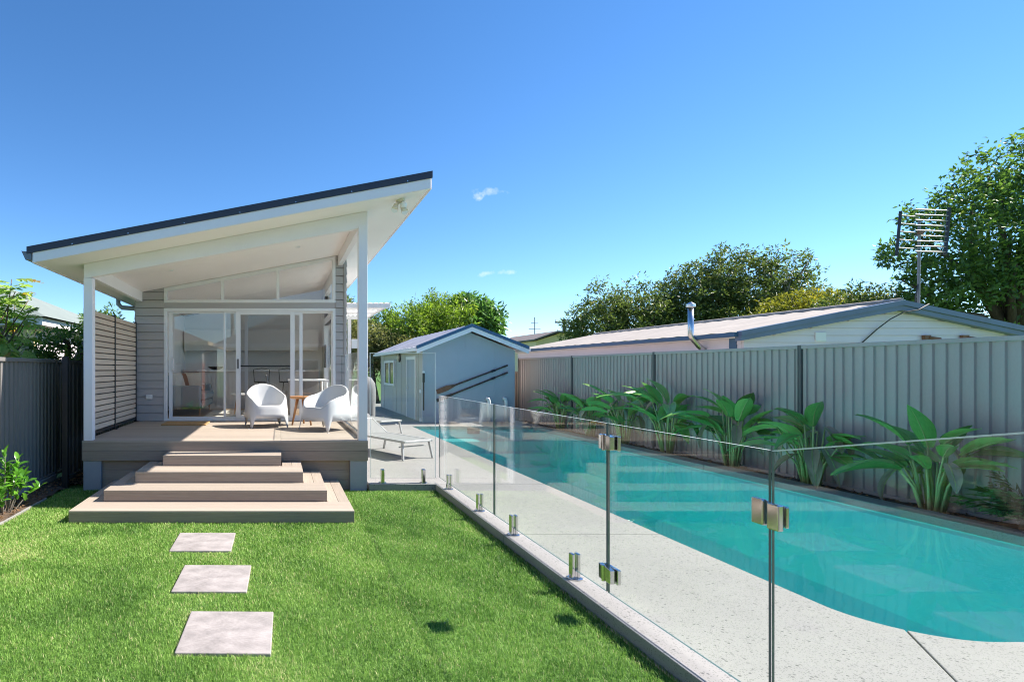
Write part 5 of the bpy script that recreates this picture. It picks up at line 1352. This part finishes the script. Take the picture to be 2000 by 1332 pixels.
def crown_leaves(ells, n_cl, per, cl_r, leaf, seed, droop=0.0, shell=0.55):
    """ells: list of (cx,cy,cz, rx,ry,rz). clumps sit mostly near the outside of each ellipsoid"""
    rg = np.random.default_rng(seed)
    vol = np.array([e[3] * e[4] * e[5] for e in ells]) ** (2 / 3); vol /= vol.sum()
    C = []; T = []
    for e, w in zip(ells, vol):
        k = max(3, int(n_cl * w))
        d = rg.normal(size=(k, 3)); d /= np.linalg.norm(d, axis=1, keepdims=True)
        r = shell + (1.04 - shell) * rg.random((k, 1)) ** 0.6
        lump = 1 + 0.16 * np.sin(d[:, :1] * 5 + e[0]) * np.cos(d[:, 2:] * 4 + e[1]) + 0.10 * rg.normal(size=(k, 1))
        C.append(np.array(e[:3]) + d * r * lump * np.array(e[3:])); T.append(rg.random(k))
    C = np.concatenate(C); T = np.concatenate(T)
    cnt = (per * (0.5 + rg.random(len(C)))).astype(int)
    ci = np.repeat(np.arange(len(C)), cnt); n = len(ci)
    off = rg.normal(size=(n, 3)); off /= np.linalg.norm(off, axis=1, keepdims=True)
    rad = cl_r * (0.6 + 0.8 * rg.random(len(C)))[ci][:, None]
    P = C[ci] + off * rad * rg.random((n, 1)) ** 0.45 * np.array([1, 1, 0.8])
    D = off * 0.7 + rg.normal(size=(n, 3)) * 0.6; D[:, 2] -= droop; D /= np.linalg.norm(D, axis=1, keepdims=True)
    Ln = leaf[0] * (0.6 + 0.8 * rg.random(n)); Wd = leaf[1] * (0.6 + 0.8 * rg.random(n))
    tint = np.clip(0.15 + 0.35 * T[ci] + 0.45 * rg.random(n) ** 1.5, 0, 1)
    return P, D, Ln, Wd, tint, C
def make_tree(name, label, cat, base, ells, mat, n_cl, per, cl_r, leaf, seed, bark='bark', trunk_r=0.16, droop=0.0, group=None, limbs=10, shell=0.55):
    t = thing(name, label, cat, base, group=group)
    P, D, Ln, Wd, tint, C = crown_leaves(ells, n_cl, per, cl_r, leaf, seed, droop, shell)
    put('crown', leaf_mesh('crown', P, D, Ln, Wd, tint, mat, seed=seed), t)
    rg = random.Random(seed)
    b = Vector(base); cz = min(e[2] - 0.6 * e[5] for e in ells); cx = sum(e[0] for e in ells) / len(ells); cyy = sum(e[1] for e in ells) / len(ells)
    fork = Vector((b.x * 0.4 + cx * 0.6, b.y * 0.4 + cyy * 0.6, max(b.z + 0.5, cz)))
    m = MB(); mid = (b + fork) / 2 + Vector((rg.uniform(-.1, .1), rg.uniform(-.1, .1), 0))
    m.tube([b - Vector((0, 0, 0.1)), mid, fork], [trunk_r * 1.25, trunk_r, trunk_r * 0.8], 9)
    idx = list(range(len(C))); rg.shuffle(idx)
    for i in idx[:limbs]:
        e = Vector(C[i]); q = (fork + e) / 2 + Vector((rg.uniform(-.3, .3), rg.uniform(-.3, .3), rg.uniform(0, .4)))
        m.tube([fork - Vector((0, 0, 0.1)), q, e], [trunk_r * 0.55, trunk_r * 0.32, trunk_r * 0.1], 6)
    m.build('trunk', bark, t, smooth=True)
    return t
GB_ = 'trees standing beyond the shed'
make_tree('lime_tree', 'bright lime-green bushy tree directly behind the shed roof', 'tree', (7.0, 27.5, 0),
          [(6.6, 27.5, 3.4, 1.7, 1.5, 1.5), (7.9, 27.5, 3.6, 1.3, 1.4, 1.55), (5.6, 27.6, 3.1, 0.9, 1.1, 1.2), (8.6, 27.2, 4.2, 0.8, 0.8, 0.9)], 'leaf_lime', 520, 46, 0.34, (0.19, 0.055), 11, group=GB_)
make_tree('broadleaf_tree', 'dark glossy broadleaf tree reaching right of the shed ridge', 'tree', (9.4, 28.2, 0),
          [(9.2, 28.2, 3.6, 1.2, 1.2, 1.5), (10.3, 28.2, 4.15, 0.75, 0.9, 0.75), (9.6, 28.0, 4.6, 0.8, 0.8, 0.55), (10.2, 28, 2.9, 0.6, 0.8, 0.7)], 'leaf_broad', 230, 34, 0.36, (0.34, 0.14), 12, droop=0.5, group=GB_)
make_tree('brown_green_tree', 'brownish-green dense shrub tree left of the shed roof', 'tree', (4.6, 26.8, 0),
          [(4.2, 26.8, 2.6, 1.3, 1.2, 1.25), (5.6, 26.6, 2.5, 1.3, 1.2, 1.2), (2.9, 26.8, 2.9, 0.9, 1, 1.1)], 'leaf_brownish', 380, 44, 0.32, (0.15, 0.06), 13, group=GB_)
make_tree('small_far_tree', 'small dark tree peeping over the white awning', 'tree', (3.6, 30, 0), [(3.55, 30, 4.1, 1.0, 1.0, 1.4), (4.9, 31, 3.3, 1.0, 1, 1.3)], 'leaf_olive', 150, 40, 0.34, (0.2, 0.08), 14, group=GB_)
GN = 'trees beyond the white house'
make_tree('round_tree', 'rounded olive tree left of the metal flue', 'tree', (18.6, 31, 0),
          [(18.2, 31, 4.0, 1.9, 1.7, 2.0), (20.0, 31, 4.4, 1.5, 1.6, 1.9), (17.3, 30.6, 3.3, 1.2, 1.2, 1.6), (21.3, 31, 3.6, 1.2, 1.2, 1.5)], 'leaf_olive', 560, 36, 0.37, (0.19, 0.075), 21, group=GN)
make_tree('spreading_tree', 'tall spreading tree with open twiggy top behind the white house', 'tree', (24.2, 31, 0),
          [(23.2, 31, 5.6, 2.0, 1.7, 2.0), (25.4, 31, 6.1, 2.2, 1.8, 2.1), (24.5, 30.5, 4.2, 2.6, 1.7, 1.9), (22.0, 31, 4.6, 1.3, 1.3, 1.7)], 'leaf_olive', 740, 36, 0.36, (0.19, 0.085), 22, group=GN, limbs=22, trunk_r=0.22)
make_tree('twiggy_tree', 'sparse grey-green tree top leaning right of the spreading tree', 'tree', (26.6, 30.5, 0),
          [(27.4, 30.5, 7.0, 1.5, 1.2, 1.2), (28.2, 30.5, 6.1, 1.2, 1.0, 1.0), (27.0, 30.5, 5.3, 1.1, 1.0, 1.2)], 'leaf_olive', 130, 24, 0.42, (0.22, 0.085), 23, group=GN, limbs=36, trunk_r=0.2, bark='bark_pale')
make_tree('yellow_shrub', 'yellow-green shrub showing over the ridge of the white house', 'shrub', (24.2, 25.5, 0),
          [(23.2, 25.5, 3.9, 1.3, 1.0, 1.25), (25.0, 25.5, 4.0, 1.5, 1.0, 1.2), (26.6, 25.6, 3.8, 1.1, 1, 1.2)], 'leaf_yellow', 300, 40, 0.34, (0.2, 0.06), 24, group=GN)
make_tree('grey_green_shrub', 'grey-green shrub between the yellow shrub and the aerial', 'shrub', (22.5, 21.5, 0),
          [(22.0, 21.5, 3.4, 1.0, 1, 1.2), (23.2, 21.5, 3.7, 1.2, 1, 1.2)], 'leaf_olive', 190, 40, 0.30, (0.16, 0.06), 26, group=GN)
make_tree('large_tree', 'large glossy green tree towering behind the television aerial', 'tree', (25.0, 19.5, 0),
          [(24.0, 19.5, 6.0, 2.1, 1.6, 2.1), (26.4, 19.5, 7.2, 2.4, 1.8, 2.5), (28.2, 19.5, 8.6, 2.2, 1.8, 2.1), (25.3, 19.2, 3.8, 2.2, 1.5, 1.8), (28.0, 19.2, 4.8, 2.2, 1.5, 2.4), (22.9, 19.4, 4.6, 0.9, 0.9, 1.2)],
          'leaf_dark', 1080, 27, 0.34, (0.18, 0.085), 25, group=GN, limbs=40, trunk_r=0.3, shell=0.6)
# left, over the dark fence
make_tree('dense_shrub', 'dark dense shrub beside the cabin wall over the fence', 'shrub', (-4.0, 10.4, 0),
          [(-3.78, 9.6, 2.0, 0.32, 0.5, 0.45), (-3.95, 12.3, 2.45, 0.55, 0.9, 0.45), (-4.1, 9.3, 1.75, 0.4, 0.4, 0.35)], 'leaf_dark', 120, 34, 0.15, (0.10, 0.04), 31)

# feathery tree over the fence: every frond a piece of its own
def frond_mesh(seed, L=0.42, nlf=11, mat='frond_green', tone=(0.1, 0.8), W=0.028, bend=0.5):
    rg = np.random.default_rng(seed); V = []; F = []; T = []
    # rib
    rib = [Vector((L * t, 0, 0.10 * L * math.sin(t * 2.2) - bend * L * t * t * 0.6)) for t in np.linspace(0, 1, nlf + 1)]
    for a, b in zip(rib[:-1], rib[1:]):
        i = len(V); V += [a + Vector((0, 0.003, 0)), b + Vector((0, 0.002, 0)), b - Vector((0, 0.002, 0)), a - Vector((0, 0.003, 0))]; F.append((i, i + 1, i + 2, i + 3)); T += [0.5] * 4
    for k in range(1, nlf + 1):
        p = rib[k]; u = k / nlf
        for s in (-1, 1):
            l = L * 0.42 * math.sin(math.pi * (0.15 + 0.8 * u)) * (0.8 + 0.4 * rg.random())
            d = Vector((0.55 + 0.2 * rg.normal() * 0.3, s * 1.0, -0.25 + 0.15 * rg.normal())).normalized()
            sd = d.cross(Vector((0, 0, 1))).normalized() * W * 0.5
            i = len(V); V += [p, p + d * l * 0.5 + sd, p + d * l - Vector((0, 0, l * 0.15)), p + d * l * 0.5 - sd]; F += [(i, i + 1, i + 2), (i, i + 2, i + 3)]
            t = tone[0] + (tone[1] - tone[0]) * rg.random(); T += [t] * 4
    me = bpy.data.meshes.new('frond'); me.from_pydata([tuple(v) for v in V], [], F)
    at = me.attributes.new('tint', 'FLOAT', 'POINT'); at.data.foreach_set('value', np.array(T, np.float32)); me.materials.append(MATS[mat]); me.update()
    return me
FR = [frond_mesh(s, L=0.32, W=0.075, nlf=6, tone=t) for s, t in ((1, (0.1, 0.7)), (2, (0.3, 0.75)), (3, (0.0, 0.5)), (4, (0.5, 1.0)))]
ft = thing('feathery_tree', 'feathery-leaved young tree leaning over the dark fence', 'tree', (-4.2, 7.9, 0))
m = MB(); rg = random.Random(5)
twigs = []
b0 = Vector((-4.15, 8.0, 0)); f0 = Vector((-4.15, 7.95, 1.72))
m.tube([b0, (b0 + f0) / 2 + Vector((0.04, 0, 0)), f0], [0.05, 0.042, 0.035], 8)
tips = [(-4.75, 7.7, 2.95), (-4.45, 7.9, 3.05), (-4.1, 8.0, 2.9), (-3.85, 8.1, 2.75), (-4.6, 7.6, 2.45), (-4.85, 7.9, 2.6), (-3.7, 8.2, 2.45), (-4.25, 7.7, 2.55), (-3.95, 7.8, 2.2), (-4.55, 7.9, 2.15), (-3.65, 8.1, 2.1), (-5.0, 7.7, 2.85), (-4.9, 7.6, 2.3), (-3.75, 8.3, 2.65), (-4.3, 8.2, 2.75), (-4.05, 8.5, 2.6), (-4.5, 8.2, 2.75), (-3.9, 8.6, 2.4), (-4.65, 8.0, 2.6), (-4.2, 8.3, 2.4), (-3.95, 8.2, 2.95)]
for t in tips:
    t = Vector(t); q = (f0 + t) / 2 + Vector((rg.uniform(-.12, .12), rg.uniform(-.1, .1), -0.1))
    m.tube([f0, q, t], [0.022, 0.014, 0.006], 6); twigs.append((q, t))
m.build('trunk', 'bark', ft, smooth=True)
for q, t in twigs:
    for k in range(7):
        u = rg.random() ** 0.45; p = q.lerp(t, u)
        o = put('frond', FR[rg.choice((0, 1, 1, 1, 3, 3))], ft)
        s = rg.uniform(0.7, 1.25)
        o.matrix_basis = LRS(p, (rg.uniform(-0.5, 0.5), rg.uniform(-0.7, 0.35), rg.uniform(0, 6.28)), (s, s, s))
for (p, s) in (((-4.1, 7.7, 1.98), 1.15), ((-3.85, 7.75, 2.02), 1.2), ((-3.72, 7.8, 1.9), 1.0), ((-4.3, 7.6, 1.92), 1.0), ((-3.55, 7.9, 1.9), 0.9)):
    for k in range(6):
        o = put('frond', FR[3] if k % 2 else FR[1], ft); o.matrix_basis = LRS(Vector(p), (rg.uniform(-.4, .4), 0.9 + rg.uniform(-.3, .3), -1.57 + rg.uniform(-1.5, 1.5)), (s, s, s))

# bird-of-paradise clumps along the pool fence: each leaf is a piece with its own stalk
def bop_leaf_mesh(L, W, seed, dry=False):
    rg = np.random.default_rng(seed); n = 9; m = MB(); prev = None
    arch = 0.35 + 0.5 * rg.random(); roll = 0.25 + 0.25 * rg.random()
    rows = []
    for i in range(n + 1):
        u = i / n; w = W * (math.sin(math.pi * min(1, (u * 0.93 + 0.07)) ** 0.85) ** 0.75) if i < n else 0.004
        x = L * u * (1 - 0.12 * arch * u); z = -arch * L * 0.5 * u * u
        e = 0.06 * W * math.sin(7 * u + seed)
        rows.append(((x, -w * 0.5 * math.cos(roll), z + w * 0.5 * math.sin(roll) + e), (x, -w * 0.24, z + w * 0.15 * math.sin(roll)), (x, 0, z), (x, w * 0.24, z + w * 0.15 * math.sin(roll)), (x, w * 0.5 * math.cos(roll), z + w * 0.5 * math.sin(roll) - e)))
    vs = [p for r in rows for p in r]; fs = []
    for i in range(n):
        for k in range(4): fs.append((i * 5 + k, (i + 1) * 5 + k, (i + 1) * 5 + k + 1, i * 5 + k + 1))
    m.faces(vs, fs, 0)
    rib = [(r[2][0], 0, r[2][2] + 0.002) for r in rows]
    m.tube(rib, [0.009 - 0.007 * i / n for i in range(n + 1)], 5, 1)
    return m.mesh('leaf', ['bop_dry' if dry else 'bop_leaf', 'bop_stem'], True)
BL = [bop_leaf_mesh(0.62, 0.23, 1), bop_leaf_mesh(0.70, 0.21, 2), bop_leaf_mesh(0.55, 0.25, 3), bop_leaf_mesh(0.66, 0.20, 4), bop_leaf_mesh(0.48, 0.18, 5, True), bop_leaf_mesh(0.5, 0.23, 6)]
def bop(label, x, y, h, n, seed, spread=1.0):
    t = thing('bird_of_paradise', label, 'plant', (x, y, 0.06), group='strappy plants along the pool fence')
    rg = random.Random(seed)
    for k in range(n):
        a = 2 * math.pi * (k / n) + rg.uniform(-.35, .35)
        lean = rg.uniform(0.10, 0.55) * spread; hh = h * rg.uniform(0.42, 0.80)
        if k % 5 == 0: lean *= 0.3; hh = h * rg.uniform(0.72, 0.88)
        bx = x + 0.07 * math.cos(a); by = y + 0.09 * math.sin(a)
        tip = Vector((bx + lean * hh * 0.75 * math.cos(a), by + lean * hh * 0.95 * math.sin(a), 0.06 + hh))
        tip.x = min(tip.x, 7.30)
        m = MB(); mid = Vector(((bx * 2 + tip.x) / 3, (by * 2 + tip.y) / 3, 0.06 + hh * 0.55))
        m.tube([(bx, by, 0.05), mid, tip], [0.017, 0.013, 0.009], 6)
        s = m.build('stalk', 'bop_stem', t, smooth=True)
        dry = rg.random() < 0.16
        me = BL[4] if dry else BL[rg.choice((0, 1, 2, 3, 5))]
        o = put('leaf', me, t)
        pitch = -(1.05 - 1.5 * lean) if not dry else 0.6
        sc = (0.75 + 0.4 * rg.random()) * min(1.0, h / 1.0)
        aa = a
        if math.cos(a) > 0.3: aa = math.copysign(R(100), math.sin(a) or 1) + rg.uniform(-.2, .2)   # leaves turn away from the fence
        o.matrix_basis = LRS(tip, (rg.uniform(-.5, .5), pitch + rg.uniform(-.2, .3), aa), (sc, sc, sc))
    return t
PL = [(7.22, 14.4, 0.95, 22, 1, 'strappy plant nearest the shed along the pool fence'), (7.22, 13.0, 0.9, 21, 2, 'strappy plant second from the shed along the pool fence'),
      (7.20, 11.7, 1.12, 25, 3, 'strappy plant third from the shed, beside a fence post'), (7.20, 10.4, 1.22, 28, 4, 'tallest strappy plant, just past the fence post in mid fence'),
      (7.20, 8.9, 1.08, 25, 7, 'strappy plant behind the corner of the glass gate'), (7.18, 7.55, 0.95, 30, 6, 'broad strappy plant with low drooping leaves by a dark fence post'),
      (7.18, 6.15, 0.88, 27, 8, 'strappy plant standing alone near the end of the fence')]
for (x, y, h, n, s, lab) in PL: bop(lab, x, y, h, n, s)
# cycad-like plant at the frame edge
ZM = [frond_mesh(s, L=0.5, nlf=12, mat='palm_green', tone=(0.2, 1.0), W=0.035, bend=0.35) for s in (11, 12)]
cyc = thing('cycad', 'small feathery cycad at the very end of the fence bed', 'plant', (7.18, 5.35, 0.06))
rg = random.Random(9)
m = MB(); m.lathe([(0.06, 0.0), (0.07, 0.05), (0.05, 0.12), (0.01, 0.15)], (7.18, 5.35, 0.05), 10); m.build('stem', 'bark', cyc)
for k in range(20):
    o = put('frond', ZM[k % 2], cyc); o.matrix_basis = LRS(Vector((7.18, 5.35, 0.17)), (rg.uniform(-.3, .3), -rg.uniform(0.35, 1.3), k * 2.4), [rg.uniform(0.8, 1.15)] * 3)

# glossy bush in the left bed: each leaf its own piece
def bush_leaf(L, W):
    m = MB(); rows = []
    for i in range(6):
        u = i / 5; w = W * math.sin(math.pi * (0.06 + 0.92 * u)) ** 0.8; z = 0.12 * L * math.sin(u * 2.6)
        rows.append(((L * u, -w / 2, z + w * 0.16), (L * u, 0, z), (L * u, w / 2, z + w * 0.16)))
    vs = [p for r in rows for p in r]; m.faces(vs, [(i * 3 + k, (i + 1) * 3 + k, (i + 1) * 3 + k + 1, i * 3 + k + 1) for i in range(5) for k in range(2)])
    return m
LB = [bush_leaf(0.10, 0.042).mesh('leaf', 'bush_leaf', True), bush_leaf(0.085, 0.038).mesh('leaf', 'bush_leaf', True), bush_leaf(0.09, 0.035).mesh('leaf', 'bush_young', True)]
def leafy_bush(label, cx, cy, n_st, h, spread, seed, per=11):
    t = thing('glossy_bush', label, 'bush', (cx, cy, 0.02)); rg = random.Random(seed)
    for k in range(n_st):
        a = rg.uniform(0, 6.28); r = spread * math.sqrt(rg.random()); hh = h * (1 - 0.5 * (r / spread) ** 2) * rg.uniform(0.6, 1.0)
        b = Vector((cx + 0.25 * r * math.cos(a), cy + 0.25 * r * math.sin(a), 0.01)); tp = Vector((cx + r * math.cos(a), cy + r * math.sin(a), hh))
        m = MB(); q = b.lerp(tp, 0.5) + Vector((0, 0, 0.05)); m.tube([b, q, tp], [0.008, 0.006, 0.003], 5); m.build('stem', 'bark_pale', t)
        young = rg.random() < 0.12
        for j in range(per):
            u = 1 - 0.62 * (j / per); p = b.lerp(tp, u); 
            if u > 0.5: p = q.lerp(tp, (u - 0.5) * 2)
            o = put('leaf', LB[2] if young and j < 5 else LB[rg.choice((0, 0, 1))], t); s = rg.uniform(1.0, 1.5)
            o.matrix_basis = LRS(p, (rg.uniform(-.5, .5), -rg.uniform(0.1, 1.1) + 0.3 * (1 - u), j * 2.4 + rg.uniform(-.4, .4)), (s, s, s))
    return t
leafy_bush('glossy bright green bush in the garden bed by the dark fence', -3.12, 6.30, 27, 0.66, 0.40, 3, 11)
leafy_bush('low leafy bush mirrored at the foot of the door glass', -3.1, 1.3, 12, 0.5, 0.35, 4, 8)
# palm mirrored in the door glass
pm = thing('palm_tree', 'palm tree mirrored beside the roof in the door glass', 'palm', (-2.9, -12.5, 0))
m = MB(); m.tube([(-2.9, -12.5, 0), (-2.85, -12.5, 3), (-2.9, -12.5, 5.6)], [0.16, 0.12, 0.11], 10); m.build('trunk', 'bark_pale', pm)
PF = frond_mesh(21, L=1.7, nlf=22, mat='palm_green', tone=(0.1, 0.9), W=0.06, bend=0.6)
for k in range(16):
    o = put('frond', PF, pm); o.matrix_basis = LRS(Vector((-2.9, -12.5, 5.6)), (0, -random.Random(k).uniform(-0.1, 1.1), k * 2.4), (1, 1, 1))

# leaf litter behind the gate post and mulch chips: too many to count
rgn = np.random.default_rng(4)
n = 260; P = np.stack([rgn.uniform(-3.2, -2.75, n), rgn.uniform(7.75, 8.6, n), rgn.uniform(0.02, 0.07, n)], 1)
P2 = np.stack([rgn.uniform(-3.34, -2.97, 500), rgn.uniform(3.5, 7.9, 500), rgn.uniform(0.025, 0.045, 500)], 1)
P3 = np.stack([rgn.uniform(7.12, 7.4, 700), rgn.uniform(3.0, 15.5, 700), rgn.uniform(0.06, 0.085, 700)], 1)
P = np.concatenate([P, P2, P3]); n = len(P)
D = rgn.normal(size=(n, 3)); D[:, 2] *= 0.3; D /= np.linalg.norm(D, axis=1, keepdims=True)
leafy('dead_leaf', (0.10, 0.055, 0.03), (0.34, 0.20, 0.10), 0.2, 0.8)
o = put('leaf_litter', leaf_mesh('leaf_litter', P, D, np.full(n, 0.05), np.full(n, 0.022), rgn.random(n), 'dead_leaf')); tag(o, 'dry brown leaf litter on the soil along the fences', 'litter', kind='stuff')

# ================================================================ LAWN
def lawn():
    rg = np.random.default_rng(42)
    N = 470000
    # more blades near the camera
    X = rg.uniform(-2.93, 2.09, N); Yv = 2.35 + (7.62 - 2.35) * rg.random(N) ** 1.25
    keep = np.ones(N, bool)
    for (x, y, _l) in STONES: keep &= ~((np.abs(X - x) < 0.277 + 0.004 * rg.normal(size=N)) & (np.abs(Yv - y) < 0.277 + 0.004 * rg.normal(size=N)))
    keep &= ~((X > -2.255) & (X < 0.788) & (Yv > 5.925))
    keep &= ~((Yv > 7.49) & (X > 0.92)); keep &= ~((Yv > 7.52) & (X > -2.68))
    X, Yv = X[keep], Yv[keep]; n = len(X)
    # tufts: low-frequency patches of tone, height and lean
    def fld(f, s):
        a = np.random.default_rng(s); ph = a.random((6, 2)) * 6.28; k = a.normal(size=(6, 2)) * f
        return sum(np.sin(X * k[i, 0] + Yv * k[i, 1] + ph[i, 0]) for i in range(6)) / 6
    tone = fld(5, 1) * 0.5 + fld(14, 2) * 0.4 + fld(2, 3) * 0.4
    hgt = 0.0215 * (1 + 0.30 * fld(9, 4) + 0.30 * rg.normal(size=n)); hgt = np.clip(hgt, 0.008, 0.042)
    tint = np.clip(0.40 + 0.42 * tone + 0.22 * rg.normal(size=n), 0, 1)
    # drier, yellower rim round the stones and along the stairs, thin scuffed spots
    for (x, y, _l) in STONES:
        dd = np.maximum(np.abs(X - x), np.abs(Yv - y)) - 0.277
        q = np.clip(1 - dd / (0.05 + 0.05 * (fld(11, 9) + 0.5)), 0, 1) * (rg.random(n) < 0.55); tint = np.maximum(tint, q * (0.75 + 0.25 * rg.random(n)))
        hgt *= 1 - 0.35 * np.clip(1 - dd / 0.06, 0, 1)
    worn = (fld(3.3, 21) + 0.5 * fld(9, 22)) > 0.42
    m_ = worn & (rg.random(n) < 0.45); tint[m_] = np.clip(tint[m_] + 0.25, 0, 1); hgt[worn] *= 0.8
    dark = (fld(4.1, 31) + 0.4 * fld(12, 32)) < -0.40
    tint[dark] *= 0.55
    near_edge = (X > 2.0)
    hgt[near_edge] *= 1.15
    ang = rg.random(n) * 6.28 + 1.2 * fld(6, 7); lean = np.clip(0.55 + 0.35 * rg.normal(size=n), 0.05, 1.4)
    d = np.stack([np.cos(ang), np.sin(ang)], 1); s = np.stack([-d[:, 1], d[:, 0]], 1)
    w = 0.0026 * (0.7 + 0.6 * rg.random(n)) * np.clip(Yv / 3.5, 0.9, 1.7)
    B = np.stack([X, Yv, np.full(n, -0.011)], 1)
    def pt(h, l, ww, sg): 
        o = B.copy(); o[:, 0] += d[:, 0] * l * hgt + s[:, 0] * ww * sg; o[:, 1] += d[:, 1] * l * hgt + s[:, 1] * ww * sg; o[:, 2] += h * hgt + 0.0; return o
    v0 = pt(0, 0, w, -0.5); v1 = pt(0, 0, w, 0.5); v2 = pt(0.65, 0.35 * lean, w, 0.42); v3 = pt(0.65, 0.35 * lean, w, -0.42)
    v4 = pt(1.0 - 0.25 * np.clip(lean - 0.5, 0, 1), lean * 0.9, w, 0.0)
    V = np.stack([v0, v1, v2, v3, v4], 1).reshape(-1, 3).astype(np.float32)
    me = bpy.data.meshes.new('grass'); me.vertices.add(len(V)); me.vertices.foreach_set('co', V.ravel())
    i5 = np.arange(n, dtype=np.int32)[:, None] * 5
    F = np.concatenate([i5 + np.array([[0, 1, 2, 3]]), i5 + np.array([[3, 2, 4]])], 1).reshape(-1).astype(np.int32)
    me.loops.add(len(F)); me.loops.foreach_set('vertex_index', F)
    me.polygons.add(n * 2); ls = (np.arange(n, dtype=np.int32)[:, None] * 7 + np.array([[0, 4]])).reshape(-1).astype(np.int32)
    me.polygons.foreach_set('loop_start', ls); me.polygons.foreach_set('loop_total', np.tile(np.array([4, 3], np.int32), n))
    dead = rg.random(n) < 0.035 + 0.05 * (tone > 0.35); tint[dead] = 1.0
    at = me.attributes.new('tint', 'FLOAT', 'POINT'); at.data.foreach_set('value', np.repeat(tint, 5).astype(np.float32))
    me.materials.append(MATS['grass_blade']); me.update(calc_edges=True)
    o = put('grass', me); tag(o, 'bright green mown lawn grass in front of the deck', 'grass', kind='stuff')
lawn()
